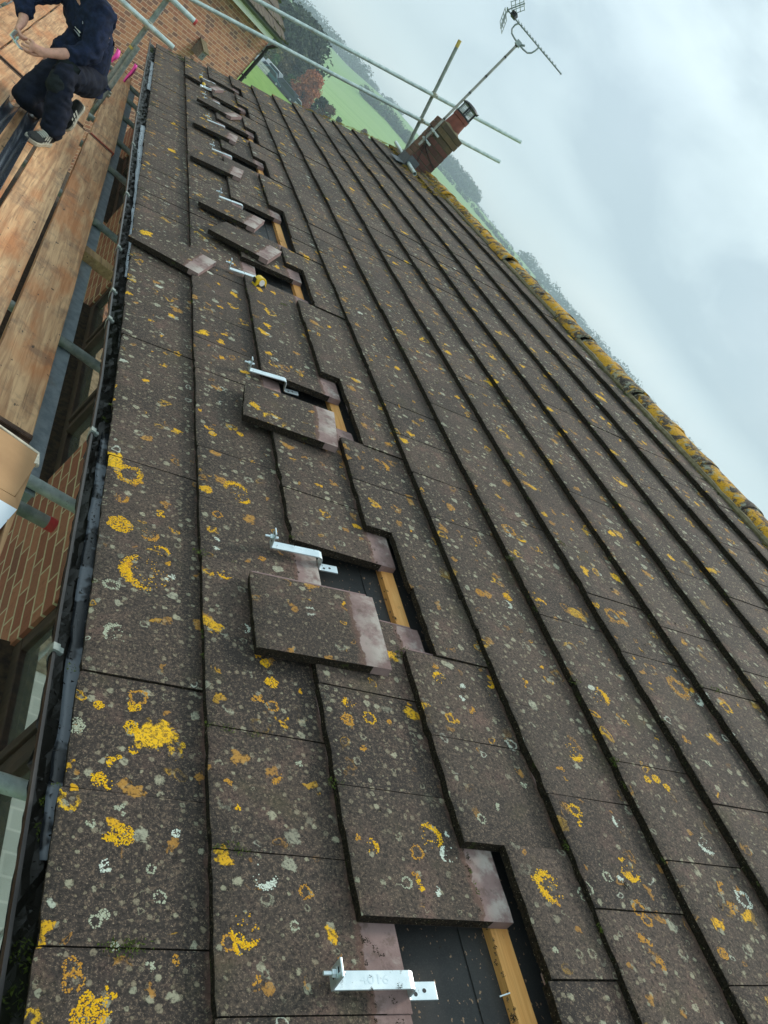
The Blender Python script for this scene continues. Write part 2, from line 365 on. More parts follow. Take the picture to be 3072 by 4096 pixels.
def flash_mat():
    mt, t, b = newmat('eaves_tray'); co = objco(t)
    a = t.noise(co, 9, 3, 0.5); s = t.noise(co, 60, 2, 0.5)
    c = t.mix(t.ss(a.outputs[0], 0.47, 0.51), (0.135, 0.155, 0.175), (0.017, 0.020, 0.023))
    c = t.mix(t.ss(s.outputs[0], 0.68, 0.72, 0, 0.9), c, (0.015, 0.015, 0.015))
    t.put(b.inputs['Base Color'], c); t.put(b.inputs['Roughness'], t.ss(a.outputs[0], 0.45, 0.58, 0.32, 0.22)); return mt
M['flash'] = flash_mat(); M['tray_pale'] = simple('pale_eaves_tray', (0.46, 0.52, 0.56), 0.35, 0, 0.15, 12)
M['felt'] = None
def felt_mat():
    mt, t, b = newmat('roofing_felt'); co = objco(t)
    a = t.noise(co, 6, 4, 0.6); s = t.noise(t.map(co, sc=(1, 0.7, 1)), 95, 2, 0.6); g = t.noise(co, 300, 2, 0.6)
    c = t.mix(t.ss(a.outputs[0], 0.35, 0.65), (0.011, 0.012, 0.013), (0.028, 0.029, 0.028))
    c = t.mix(t.ss(g.outputs[0], 0.45, 0.7, 0, 0.6), c, (0.045, 0.044, 0.042))
    c = t.mix(t.ss(s.outputs[0], 0.655, 0.69), c, (0.30, 0.19, 0.11))
    c = t.mix(t.ss(t.noise(t.map(co, (3, 1, 0)), 8, 4, 0.7).outputs[0], 0.6, 0.8, 0, 0.35), c, (0.10, 0.085, 0.06))
    t.put(b.inputs['Base Color'], c); b.inputs['Roughness'].default_value = 0.62
    t.put(b.inputs['Normal'], t.bump(a.outputs[0], 0.3, 0.01)); return mt
M['felt'] = felt_mat()
M['brick'] = brick_material('house_brick', (1, 2), (0.30, 0.105, 0.062), (0.40, 0.165, 0.095), (0.19, 0.075, 0.05), (0.62, 0.52, 0.34))
M['brick_n'] = brick_material('neighbour_brick', (0, 2), (0.34, 0.135, 0.085), (0.44, 0.20, 0.115), (0.19, 0.095, 0.08), (0.68, 0.46, 0.34))
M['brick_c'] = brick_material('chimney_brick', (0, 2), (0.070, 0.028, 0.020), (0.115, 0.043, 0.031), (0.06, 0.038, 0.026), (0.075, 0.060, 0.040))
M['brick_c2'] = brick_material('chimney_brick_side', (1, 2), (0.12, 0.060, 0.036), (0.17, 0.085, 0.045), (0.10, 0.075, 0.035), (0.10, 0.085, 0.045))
M['frame'] = wood_material('dark_window_frame', (0.030, 0.017, 0.012), (0.060, 0.034, 0.022), (0.03, 0.02, 0.015), 0.5, (8, 40, 8), 0.3)
M['sill'] = simple('mossy_sill', (0.022, 0.016, 0.011), 0.8, 0, 0.3, 30, 0.4, None, (0.085, 0.060, 0.032))
M['soffit'] = simple('dark_soffit', (0.03, 0.02, 0.016), 0.6)
def glass_mat():
    mt, t, b = newmat('window_glass')
    b.inputs['Base Color'].default_value = (0.66, 0.74, 0.66, 1); b.inputs['Roughness'].default_value = 0.03; b.inputs['Metallic'].default_value = 0.85
    b.inputs['Specular IOR Level'].default_value = 1.0; b.inputs['Coat Weight'].default_value = 1.0; b.inputs['Coat IOR'].default_value = 2.2; b.inputs['Coat Roughness'].default_value = 0.02
    return mt
M['glass'] = glass_mat()
M['brick_m'] = brick_material('mossy_chimney_brick', (0, 2), (0.085, 0.060, 0.028), (0.125, 0.085, 0.040), (0.07, 0.05, 0.03), (0.10, 0.085, 0.045))
M['white'] = simple('white_upvc', (0.80, 0.78, 0.77), 0.35, 0, 0.05, 6)
M['black'] = simple('black_plastic', (0.012, 0.012, 0.013), 0.4)
M['lead'] = simple('lead', (0.10, 0.115, 0.125), 0.55, 0.2, 0.25, 20)
M['terracotta'] = simple('terracotta', (0.20, 0.060, 0.040), 0.8, 0, 0.2, 14, 0.15)
M['flaunch'] = simple('mossy_mortar', (0.12, 0.095, 0.045), 0.9, 0, 0.3, 22, 0.4, None, (0.20, 0.17, 0.10))
M['iron'] = simple('cowl_iron', (0.022, 0.025, 0.027), 0.5, 0.4, 0.3, 20)
M['mesh'] = simple('pale_wire', (0.55, 0.58, 0.60), 0.4, 0.6)
M['alu'] = galv_material('aerial_alloy', (0.24, 0.29, 0.30), (0.38, 0.43, 0.44), 0.6, 0.4)
M['mastgrey'] = galv_material('mast_steel', (0.26, 0.26, 0.24), (0.42, 0.42, 0.39), 0.5, 0.5)
M['wire'] = simple('black_wire', (0.015, 0.012, 0.012), 0.6)
M['card'] = simple('cardboard', (0.34, 0.195, 0.090), 0.85, 0, 0.10, 5, 0.0, None, (0.42, 0.25, 0.12))
M['card_white'] = simple('white_card', (0.60, 0.68, 0.74), 0.6, 0, 0.04, 4)
M['card_edge'] = simple('torn_card', (0.66, 0.60, 0.48), 0.9, 0, 0.2, 60)
M['pink'] = simple('pink_tape', (1.0, 0.09, 0.50), 0.5, 0, 0.06, 20)
M['navy'] = simple('navy_cloth', (0.010, 0.017, 0.042), 0.9, 0, 0.4, 30, 0.3, 0.2)
M['navy2'] = simple('navy_trousers', (0.007, 0.010, 0.021), 0.85, 0, 0.4, 24, 0.3, 0.2)
M['patch'] = simple('dark_kneepad', (0.012, 0.017, 0.018), 0.9, 0, 0.3, 40, 0.3, 0.2)
M['skin'] = simple('skin', (0.60, 0.32, 0.23), 0.55, 0, 0.12, 30, 0.1)
M['hair'] = simple('dark_hair', (0.03, 0.02, 0.014), 0.8, 0, 0.4, 80, 0.5)
M['shoe'] = simple('dark_suede', (0.010, 0.013, 0.012), 0.9, 0, 0.3, 50, 0.2)
M['sole'] = simple('cream_sole', (0.50, 0.48, 0.38), 0.7, 0, 0.15, 40)
M['stripe'] = simple('cream_stripe', (0.62, 0.64, 0.55), 0.7, 0, 0.08, 60)
M['grey'] = simple('grey_print', (0.30, 0.34, 0.36), 0.7)
M['orange'] = simple('orange_tag', (0.75, 0.10, 0.04), 0.6)
M['yellow'] = simple('yellow_plastic', (0.80, 0.52, 0.02), 0.4, 0, 0.08, 20)
M['rubber'] = simple('dark_rubber', (0.02, 0.021, 0.024), 0.6)
M['stone'] = simple('stone_box', (0.24, 0.195, 0.15), 0.9, 0, 0.25, 30, 0.3)
M['n_roof'] = simple('neighbour_tile', (0.060, 0.048, 0.040), 0.9, 0, 0.3, 9, 0.4, None, (0.12, 0.095, 0.06))
M['bark'] = simple('bark', (0.06, 0.045, 0.032), 0.9, 0, 0.3, 6, 0.3)

# ================================================================ THE SETTING
GZ = -5.0                                             # garden level; the eave is z = 0
def hill(r, az):
    a = noise.noise(Vector((math.cos(az) * 2.2, math.sin(az) * 2.2, 4.0)))
    if r < 185: return GZ
    t = min(1.0, max(0.0, (math.degrees(az) - 10.5) / 6.5)) if az < 1.8 else 0.0
    sl = 0.0535 * (1 + 0.36 * t * t * (3 - 2 * t))
    z = GZ + (r - 185) * sl
    if r > 690: z = GZ + 505 * sl + (r - 690) * 0.020
    if r > 1100: z -= (r - 1100) * 0.03
    k = min(1, (r - 185) / 300)
    return z + k * (2.0 * a + 1.2 * noise.noise(Vector((r * 0.006, az * 5, 2))))
rs = [0, 8, 20, 45, 80, 120, 150, 170, 185, 200, 230, 270, 320, 370, 430, 500, 570, 640, 690, 740, 800, 880, 1000, 1120, 1240]
NA = 180
vs = [(0, 0, GZ)]; fs = []
for r in rs[1:]:
    for k in range(NA):
        a = 2 * math.pi * k / NA; vs.append((r * math.sin(a), r * math.cos(a), hill(r, a)))
for k in range(NA): fs.append((0, 1 + (k + 1) % NA, 1 + k))
for i in range(len(rs) - 2):
    o = 1 + i * NA
    for k in range(NA):
        fs.append((o + k, o + (k + 1) % NA, o + NA + (k + 1) % NA, o + NA + k))
def ground_mat():
    mt, t, b = newmat('pasture'); co = objco(t); s = t.sep(co)
    r = t.m('SQRT', t.m('ADD', t.m('MULTIPLY', s[0], s[0]), t.m('MULTIPLY', s[1], s[1])))
    stripe = t.noise(t.map(co, rot=(0, 0, R(52)), sc=(0.006, 0.20, 0.02)), 1.0, 5, 0.6)
    pat = t.noise(t.map(co, sc=(0.004, 0.004, 0)), 1.0, 4, 0.5)
    c = t.mix(t.ss(stripe.outputs[0], 0.3, 0.7), (0.175, 0.33, 0.09), (0.29, 0.44, 0.16))
    c = t.mix(t.ss(pat.outputs[0], 0.45, 0.6, 0, 0.4), c, (0.30, 0.43, 0.19))
    near = t.ss(r, 150, 160, 1.0, 0.0)
    fine = t.noise(co, 0.9, 5, 0.6)
    lawn = t.mix(t.ss(fine.outputs[0], 0.35, 0.65), (0.145, 0.26, 0.045), (0.20, 0.33, 0.07))
    c = t.mix(near, c, lawn)
    t.put(b.inputs['Base Color'], c); b.inputs['Roughness'].default_value = 0.9; b.inputs['Specular IOR Level'].default_value = 0.1
    return mt
me = bpy.data.meshes.new('ground'); me.from_pydata(vs, [], fs); me.materials.append(ground_mat())
me.polygons.foreach_set('use_smooth', [True] * len(fs))
o = bpy.data.objects.new('ground', me); COL.objects.link(o); o['kind'] = 'structure'

def paving_mat():
    mt, t, b = newmat('pale_block_paving'); co = objco(t)
    br = t.n('ShaderNodeTexBrick', {'Vector': co, 'Color1': (0.56, 0.57, 0.50, 1), 'Color2': (0.64, 0.64, 0.56, 1), 'Mortar': (0.78, 0.77, 0.68, 1), 'Scale': 1.0, 'Mortar Size': 0.012, 'Brick Width': 0.44, 'Row Height': 0.215})
    c = t.mix(t.ss(t.noise(co, 3, 5, 0.6).outputs[0], 0.4, 0.65, 0, 0.2), br.outputs['Color'], (0.16, 0.15, 0.12))
    t.put(b.inputs['Base Color'], c); b.inputs['Roughness'].default_value = 0.85; return mt
mb = MB(); mb.box((-9, -6, GZ - 0.2), (0.3, 16, GZ + 0.004)); o = mb.build('patio', paving_mat()); o['kind'] = 'structure'
gravel = simple('gravel', (0.16, 0.12, 0.07), 0.95, 0, 0.5, 14, 0.5, None, (0.36, 0.29, 0.19))
mb = MB(); mb.box((-14, 5.5, GZ - 0.2), (-1.5, 17, GZ + 0.03)); o = mb.build('gravel_path', gravel); o['kind'] = 'structure'

# ================================================================ THE HOUSE
house = thing('house', 'brick house whose lichen covered tiled roof is being stripped in patches', 'house')
EAVE = [(-3, 0), (0, 0), (0.3, 0.012), (0.9, 0.012), (1.5, 0.008), (2.6, -0.006), (4.55, -0.024), (6.8, -0.036), (11.2, -0.067)]
def lerp(tab, x):
    if x <= tab[0][0]: return tab[0][1]
    for (a, b), (c, e) in zip(tab, tab[1:]):
        if x <= c: return b + (e - b) * (x - a) / (c - a)
    return tab[-1][1]
GA, TW, TL, TT = 0.292, 0.295, 0.385, 0.029            # gauge, cover width, tile length, thickness
U0, U1 = -2.2, 10.97                                   # near and far end of the roof
NC = 12
SLOPE = (TT + 0.002) / GA
OFF = {0: 0.0, 1: -0.1196, 2: 0.043, 3: 0.207}
def off(c):
    if c in OFF: return OFF[c]
    return ((c * 0.157 + 0.02 * math.sin(c * 2.1)) % TW)
DRIFT = [(-3, 0), (1.3, 0), (2.4, -0.035), (3.8, -0.07), (5.0, -0.06), (6.6, -0.055), (8.0, -0.06), (11, 0)]
def sag(v, u):
    return 0.010 * noise.noise(Vector((u * 0.75, v * 0.5, 3.3))) + 0.004 * noise.noise(Vector((u * 2.2, v * 1.5, 9.1))) - 0.005

def tile_geo(mb, Mx, seed, width=TW - 0.0024, TL=TL, mats=(0, 1, 2)):
    """one flat interlocking tile: tail at x = 0, head at x = TL, y across, top at z = 0"""
    q = random.Random(seed)
    nx, ny = 6, 10
    ph = q.random() * 50
    xs = [0.0, 0.005, 0.05, 0.13, 0.20, 0.25 if TL < 0.33 else 0.33, TL]
    V = []; UV = []
    def P(i, j, z):
        y = width * j / ny; x = xs[i]
        if i <= 1:
            x += 0.0035 * noise.noise(Vector((y * 55, ph, 0))) + 0.002 * noise.noise(Vector((y * 160, ph, 5)))
            x += 0.016 * max(0.0, noise.noise(Vector((y * 26, ph, 11))) - 0.42)
            if j in (0, ny): x += 0.0022
        zz = z + (-0.0028 if (i == 0 and z == 0) else 0) + 0.0011 * noise.noise(Vector((x * 14, y * 14, ph)))
        if z == 0 and j in (0, ny): zz -= 0.0015
        return Vector((x, y, zz))
    top = {}; bot = {}
    for i in range(len(xs)):
        for j in range(ny + 1):
            top[i, j] = len(V); p = P(i, j, 0); V.append(p); UV.append((xs[i], p.y))
    for i in range(len(xs)):
        for j in range(ny + 1):
            if i in (0, len(xs) - 1) or j in (0, ny):
                bot[i, j] = len(V); p = P(i, j, -TT)
                if i == 0: p.x += 0.003
                V.append(p); UV.append((xs[i], p.y))
    F = []; A = []
    n = len(xs) - 1
    for i in range(n):
        for j in range(ny): F.append((top[i, j], top[i + 1, j], top[i + 1, j + 1], top[i, j + 1])); A.append(mats[0])
    for j in range(ny):
        F.append((top[0, j], top[0, j + 1], bot[0, j + 1], bot[0, j])); A.append(mats[1])
        F.append((top[n, j + 1], top[n, j], bot[n, j], bot[n, j + 1])); A.append(mats[2])
    for i in range(n):
        mm = mats[1] if i < n - 1 else mats[2]
        F.append((top[i + 1, 0], top[i, 0], bot[i, 0], bot[i + 1, 0])); A.append(mm)
        F.append((top[i, ny], top[i + 1, ny], bot[i + 1, ny], bot[i, ny])); A.append(mm)
    F.append((bot[0, 0], bot[0, ny], bot[n, ny], bot[n, 0])); A.append(mats[2])
    mb.add([Mx @ v for v in V], F, A, UV)
    # interlocking tongue with two ribs on the far side
    for (a, b_, z0, z1) in ((width, width + 0.026, -TT, -0.019), (width + 0.006, width + 0.011, -0.019, -0.0145), (width + 0.017, width + 0.022, -0.019, -0.0145)):
        mb.box((0.012, a, z0), (TL - 0.012, b_, z1), mats[2], Mx)

GAPS = [0, 4, 8, 13, 17, 22, 26, 30, 34]
missing = {(2, g - 1) for g in GAPS} | {(2, 15)}
pushed = {(3, g - 1) for g in GAPS} | {(3, g - 2) for g in GAPS} | {(3, 14)}
roof = MB()
TAN = math.atan(SLOPE)
for c in range(NC):
    o0 = off(c); i0 = int(math.floor((U0 - o0) / TW)) + 1; i1 = int(math.ceil((U1 - o0) / TW))
    for i in range(i0 - 1, i1):
        if (c, i) in missing: continue
        ua = o0 + i * TW; wdt = TW - 0.0024
        dr = lerp(DRIFT, ua) if c in (2, 3) else 0.0
        ua += dr
        if ua + wdt > U1: wdt = U1 - ua
        if ua < U0: wdt -= (U0 - ua); ua = U0
        if wdt < 0.03: continue
        q = random.Random(c * 977 + i * 31)
        v = c * GA + (lerp(EAVE, ua) if c == 0 else 0.0) + q.uniform(-0.002, 0.002)
        n = sag(v, ua) + q.uniform(-0.0012, 0.0012)
        rz = q.uniform(-0.004, 0.004)
        if (c, i) in pushed: v += 0.104 + q.uniform(-0.006, 0.006); n -= 0.004
        Mx = Matrix.Translation((v, ua, n)) @ Matrix.Rotation(TAN + q.uniform(-0.002, 0.002), 4, 'Y') @ Matrix.Rotation(rz, 4, 'Z')
        if c == 0: Mx = Mx @ Matrix.Diagonal(((GA - lerp(EAVE, ua)) / GA, 1, 1, 1))
        tile_geo(roof, Mx, c * 977 + i * 31 + 5, wdt, 0.272 if c == NC - 1 else TL)
RV = 3.50                                             # rafter length to the ridge line
roof_o = roof.build('roof', [M['tile'], M['edge'], M['clean']], house, True, ROOF_M)
# the slope behind the ridge
rb = MB()
rx = RV * CP
back = Matrix.Translation((2 * rx, 0, 0)) @ Matrix.Rotation(math.pi, 4, 'Z')
bm_ = back @ ROOF_M
for c in range(NC):
    Mx = bm_ @ Matrix.Translation((c * GA, -U1, 0)) @ Matrix.Rotation(TAN, 4, 'Y')
    rb.box((0, 0, -TT), (TL if c < NC - 1 else 0.27, U1 - U0, 0), 0, Mx)
rb.build('rear_slope', M['tile'], house)

# underlay, laps, battens
fe = MB()
for a, b_, n in ((-0.02, 0.93, -0.106), (0.86, 1.9, -0.102), (1.82, 2.9, -0.1055), (2.8, RV, -0.102)):
    fe.box((a, U0, n - 0.003), (b_, U1, n), 0)
fe.build('underlay', M['felt'], roof_o)
for c in range(NC):
    mb = MB(); mb.box((c * GA + TL - 0.048, U0, -0.1015), (c * GA + TL - 0.003, U1 - 0.01, -0.0725))
    mb.build('batten', M['batten'], roof_o, bevel=0.0015)
for (v, u, a) in ((0.905, -0.09, 0.3),):
    mb = MB(); mb.tube([(v - 0.012, u, -0.07), (v + 0.012, u + 0.004, -0.066)], 0.0016, 8); mb.build('nail', M['steel'], roof_o)

# ridge tiles, each a half-round of its own
def ridge_tile(y0, ln, seed):
    q = random.Random(seed); mb = MB(); n = 16; m = 8
    r0 = 0.118
    rows = []
    for j in range(m + 1):
        y = y0 + ln * j / m; rows.append([])
        for k in range(n + 1):
            a = math.pi * (-0.06 + 1.12 * k / n)
            r = r0 + (0.009 if j <= 1 else 0) + 0.003 * noise.noise(Vector((a * 2, y * 7, seed))) + 0.003 * noise.noise(Vector((a * 9, y * 34, seed)))
            rows[-1].append(Vector((r * math.cos(a) * 1.08, y, r * math.sin(a) * 0.74)))
    V = [p for rw in rows for p in rw]; F = []
    for j in range(m):
        for k in range(n): F.append((j * (n + 1) + k, (j + 1) * (n + 1) + k, (j + 1) * (n + 1) + k + 1, j * (n + 1) + k + 1))
    inn = [Vector((p.x * 0.86, p.y, p.z * 0.86)) for p in V]; b0 = len(V); V += inn
    for j in (0, m):
        for k in range(n):
            f = (j * (n + 1) + k, j * (n + 1) + k + 1, b0 + j * (n + 1) + k + 1, b0 + j * (n + 1) + k); F.append(f if j == 0 else f[::-1])
    mb.add(V, F, 0)
    top = roofp(RV, 0, -0.064)
    return mb.build('ridge_tile', M['ridge'], house, True, Matrix.Translation((top.x, 0, top.z + q.uniform(-0.003, 0.003))) @ Matrix.Rotation(q.uniform(-0.006, 0.006), 4, 'Z'))
y = U0; k = 0
while y < 9.55:
    ridge_tile(y, min(0.446, 9.58 - y), 40 + k); y += 0.45; k += 1
ridge_tile(9.96, 0.45, 90); ridge_tile(10.42, 0.5, 91)
bd = MB()                                              # mortar bedding along both edges of the ridge
for sgn, mx in ((1, ROOF_M), (1, bm_)):
    pts = []
    yy = U0 if mx is ROOF_M else -U1
    while yy < (U1 if mx is ROOF_M else -U0) - 0.1:
        pts.append(mx @ Vector((RV - 0.122 + 0.010 * noise.noise(Vector((yy * 6, 1, 1))), yy, -0.020))); yy += 0.09
    bd.tube(pts, [0.022 + 0.008 * noise.noise(Vector((i * 0.7, 0, 0))) for i in range(len(pts))], 8)
bd.build('ridge_bedding', M['flaunch'], house, True)

# moss tufts and grit lodged on the tails and in the joints
def tufts(mb, Mx, items, q):
    for (p, s, ml) in items:
        for k in range(int(10 + 2200 * s)):
            a = q.uniform(0, 6.283); rr = s * math.sqrt(q.random())
            c = Vector((p[0] + rr * math.cos(a) * ml, p[1] + rr * math.sin(a), p[2] + s * 0.45 * q.random() * (1 - rr / s * 0.6)))
            e = s * 0.20 + 0.0018
            t1 = Vector((q.uniform(-1, 1), q.uniform(-1, 1), q.uniform(-0.4, 1))) * e; t2 = Vector((q.uniform(-1, 1), q.uniform(-1, 1), q.uniform(-0.4, 1))) * e
            mb.add([Mx @ c, Mx @ (c + t1), Mx @ (c + t2)], [(0, 1, 2)], 0)
q = random.Random(3); it = []; gr = []
for k in range(170):
    c = q.randint(0, 11); i = q.randint(-2, 37); u = off(c) + i * TW
    if u < -0.4 or u > 10.9: continue
    v = c * GA + q.choice([0.0, 0.0, q.uniform(0.02, 0.28)]); nn = -(v - c * GA) * SLOPE
    it.append(((v - 0.004, u - 0.002 + q.uniform(-0.006, 0.006), nn - 0.002), q.choice([0.006, 0.008, 0.011, 0.015]), 1.6))
for k in range(110):
    c = q.randint(1, 11); u = 10.9 * q.random() ** 1.3 - 0.1
    it.append(((c * GA - 0.003, u, -0.012), q.choice([0.006, 0.009, 0.013]), 0.6))
for (v, u) in ((0.205, 10.7), (0.26, 10.75), (0.25, 10.55), (0.30, 10.72), (0.12, 10.8), (0.33, 10.5), (0.62, 10.8), (0.40, 10.85)):
    for k in range(5): it.append(((v + q.uniform(-0.03, 0.03), u + q.uniform(-0.12, 0.12), -0.01), q.choice([0.010, 0.016, 0.022]), 1.3))
for (v, u, s) in ((0.115, 0.0, 0.014), (0.14, 0.0, 0.018), (0.165, 0.0, 0.017), (0.31, 0.175, 0.012), (0.335, 0.178, 0.014), (0.36, 0.17, 0.010), (0.3, 0.47, 0.010), (0.34, 0.465, 0.012), (0.40, 0.46, 0.010), (0.86, 0.80, 0.016), (0.875, 0.82, 0.012), (0.72, 0.86, 0.01), (0.73, 0.72, 0.010)):
    it.append(((v, u, -0.004 - (v % GA) * SLOPE), s, 1.5))
for k in range(330):
    u = q.uniform(1.8, 10.9); it.append(((RV - 0.135 + q.uniform(-0.03, 0.03), u, -0.022), q.choice([0.008, 0.012, 0.018]), 1.0))
mb = MB(); tufts(mb, Matrix.Identity(4), it, q)
o = mb.build('moss', M['moss'], roof_o); o['kind'] = 'stuff'
it = []
for k in range(170):
    it.append(((q.uniform(3.05, 3.46), q.uniform(8.3, 9.58) if k % 3 else q.uniform(9.95, 10.9), 0.0), q.choice([0.012, 0.018, 0.026]), 1.2))
for k in range(150):
    it.append(((q.uniform(1.7, 3.4), 10.93 + q.uniform(-0.05, 0.03), q.uniform(-0.02, 0.0)), q.choice([0.010, 0.015, 0.022]), 1.6))
for k in range(120):
    it.append(((RV - 0.06 + q.uniform(-0.08, 0.03), q.uniform(7.6, 9.6), 0.03), q.choice([0.012, 0.018]), 1.0))
mb = MB(); tufts(mb, Matrix.Identity(4), it, q)
o = mb.build('yellow_moss', M['moss_yellow'], roof_o); o['kind'] = 'stuff'
for k in range(260):
    c = q.randint(0, 10); u = 9.5 * q.random() ** 1.5 - 0.15; v = c * GA + q.uniform(0.01, 0.28)
    gr.append(((v, u, -(v - c * GA) * SLOPE), q.choice([0.002, 0.003, 0.0035, 0.006]), 1.0))
for c in range(1, 12):
    for k in range(200):
        gr.append(((c * GA - 0.003, 9 * q.random() ** 1.6 - 0.15, q.uniform(-0.027, -0.004)), q.choice([0.003, 0.004, 0.006]), 0.6))
for (v, u) in ((0.615, -0.01), (0.625, -0.02), (0.60, 0.005), (0.632, -0.10), (0.64, -0.14)): gr.append(((v, u, -0.031), 0.008, 1.0))
mb = MB(); tufts(mb, Matrix.Identity(4), gr, q); o = mb.build('grit', M['grit'], roof_o); o['kind'] = 'stuff'

# raised crusts of lichen on the nearer tiles: many small granules each
LICHEN = [(0.079,1.396,0.048,'rY'),(0.109,1.362,0.025,'xO'),(0.065,1.135,0.036,'dY'),(0.183,1.241,0.022,'xY'),(0.062,1.267,0.022,'cO'),(0.150,1.125,0.026,'cO'),(0.186,1.064,0.023,'cY'),(0.143,0.961,0.064,'cY'),(0.100,0.982,0.022,'xO'),(0.089,0.955,0.019,'xO'),(0.059,0.881,0.023,'rG'),(0.210,0.963,0.019,'xW'),(0.083,0.715,0.031,'cG'),(0.142,0.540,0.023,'rO'),(0.133,0.507,0.022,'xY'),(0.059,0.500,0.012,'dY'),(0.132,0.455,0.017,'dY'),(0.140,0.401,0.012,'cY'),(0.098,0.369,0.021,'xY'),(0.074,0.321,0.016,'dY'),(0.096,0.310,0.011,'cY'),(0.125,0.204,0.023,'dY'),(0.105,0.192,0.021,'xY'),(0.097,0.139,0.017,'xW'),(0.066,0.220,0.012,'xG'),(0.019,0.438,0.019,'dG'),(0.120,0.257,0.016,'xG'),(0.352,0.020,0.032,'cY'),(0.343,-0.008,0.018,'cY'),(0.318,-0.003,0.016,'rO'),(0.398,0.126,0.025,'cW'),(0.059,-0.034,0.016,'rO'),(0.064,-0.054,0.018,'rO'),(0.093,-0.100,0.029,'dY'),(0.123,-0.071,0.013,'xY'),(0.230,-0.018,0.011,'xO'),(0.462,0.627,0.018,'dY'),(0.452,0.690,0.014,'dY'),(0.433,0.568,0.018,'xO'),(0.457,0.554,0.016,'rO'),(0.414,0.570,0.013,'xO'),(0.448,0.348,0.020,'xO'),(0.351,0.269,0.010,'xY'),(0.332,0.328,0.014,'xO'),(0.367,-0.065,0.011,'xO'),(0.484,0.099,0.015,'rO'),(0.663,0.580,0.019,'cY'),(0.647,0.527,0.018,'dO'),(0.714,0.545,0.018,'rY'),(0.772,0.542,0.012,'xO'),(0.675,0.448,0.013,'xO'),(0.639,0.190,0.018,'cY'),(0.611,0.211,0.012,'xO'),(0.803,0.229,0.031,'cY'),(0.756,0.188,0.018,'rO'),(0.744,0.115,0.018,'xY'),(0.736,0.132,0.012,'xO'),(0.842,0.187,0.023,'cW'),(0.788,0.100,0.014,'xW'),(0.709,0.115,0.014,'rG'),(1.075,0.108,0.036,'cY'),(1.067,0.118,0.027,'cY'),(1.044,0.124,0.019,'xY'),(1.077,0.070,0.010,'xO'),(1.540,0.722,0.038,'cY'),(1.831,1.138,0.041,'rO'),(1.897,1.176,0.028,'xO'),(1.763,1.172,0.021,'xY'),(1.336,0.501,0.031,'cY'),(1.256,0.435,0.015,'xO'),(1.559,0.423,0.013,'dY'),(1.599,0.431,0.016,'dY'),(1.627,0.407,0.013,'dY'),(1.239,0.306,0.021,'rY'),(1.236,0.270,0.014,'xY'),(1.338,0.156,0.030,'cY'),(1.327,0.180,0.009,'xY'),(1.310,0.059,0.020,'rO'),(1.323,0.035,0.017,'rO'),(1.286,-0.014,0.025,'xO'),(1.303,-0.069,0.021,'xO'),(1.382,0.289,0.017,'cW'),(1.289,0.126,0.016,'xW'),(1.249,0.131,0.015,'rG'),(2.110,0.747,0.026,'rY'),(1.655,0.233,0.025,'cW'),(1.687,0.088,0.026,'rW'),(1.952,0.823,0.048,'rO'),(2.016,0.791,0.032,'cW'),(1.620,0.118,0.021,'xO'),(1.623,0.058,0.023,'xO'),(1.807,0.579,0.020,'xO'),(1.846,0.497,0.017,'xG'),(1.494,-0.050,0.015,'dO'),(0.420,1.447,0.040,'cY'),(0.438,1.407,0.027,'cY'),(0.350,1.754,0.015,'dY'),(0.458,1.819,0.014,'dY'),(0.347,1.152,0.014,'xW'),(0.349,1.277,0.017,'rO'),(0.483,1.115,0.019,'xO'),(0.358,1.000,0.021,'cY'),(0.342,1.108,0.013,'xW'),(0.402,0.800,0.017,'cW'),(1.039,1.841,0.037,'cO'),(1.127,2.036,0.027,'xO'),(1.466,1.820,0.023,'xO'),(1.537,1.559,0.033,'rO'),(1.580,1.528,0.026,'cY'),(1.248,1.129,0.019,'dO'),(1.375,1.151,0.019,'dY'),(1.358,1.108,0.019,'cW'),(0.965,0.709,0.021,'cY'),(0.963,0.752,0.016,'xO'),(1.044,0.695,0.016,'xW'),(1.022,0.650,0.013,'xW'),(1.039,0.611,0.018,'xO'),(0.856,0.242,0.011,'xW'),(1.008,0.310,0.016,'xG'),(1.128,0.383,0.014,'xG'),(0.509,0.401,0.011,'xG'),(0.183,0.141,0.010,'rG'),(0.201,0.088,0.012,'rG'),(0.089,0.040,0.011,'rG'),(0.103,0.052,0.010,'dG'),(0.125,0.001,0.008,'dG'),(0.188,-0.031,0.011,'xG'),(0.230,0.217,0.009,'dW'),(0.452,0.032,0.010,'rG'),(0.831,0.023,0.015,'xG'),(1.021,-0.037,0.014,'xG'),(1.169,0.097,0.015,'rG'),(0.947,0.270,0.013,'rG')]

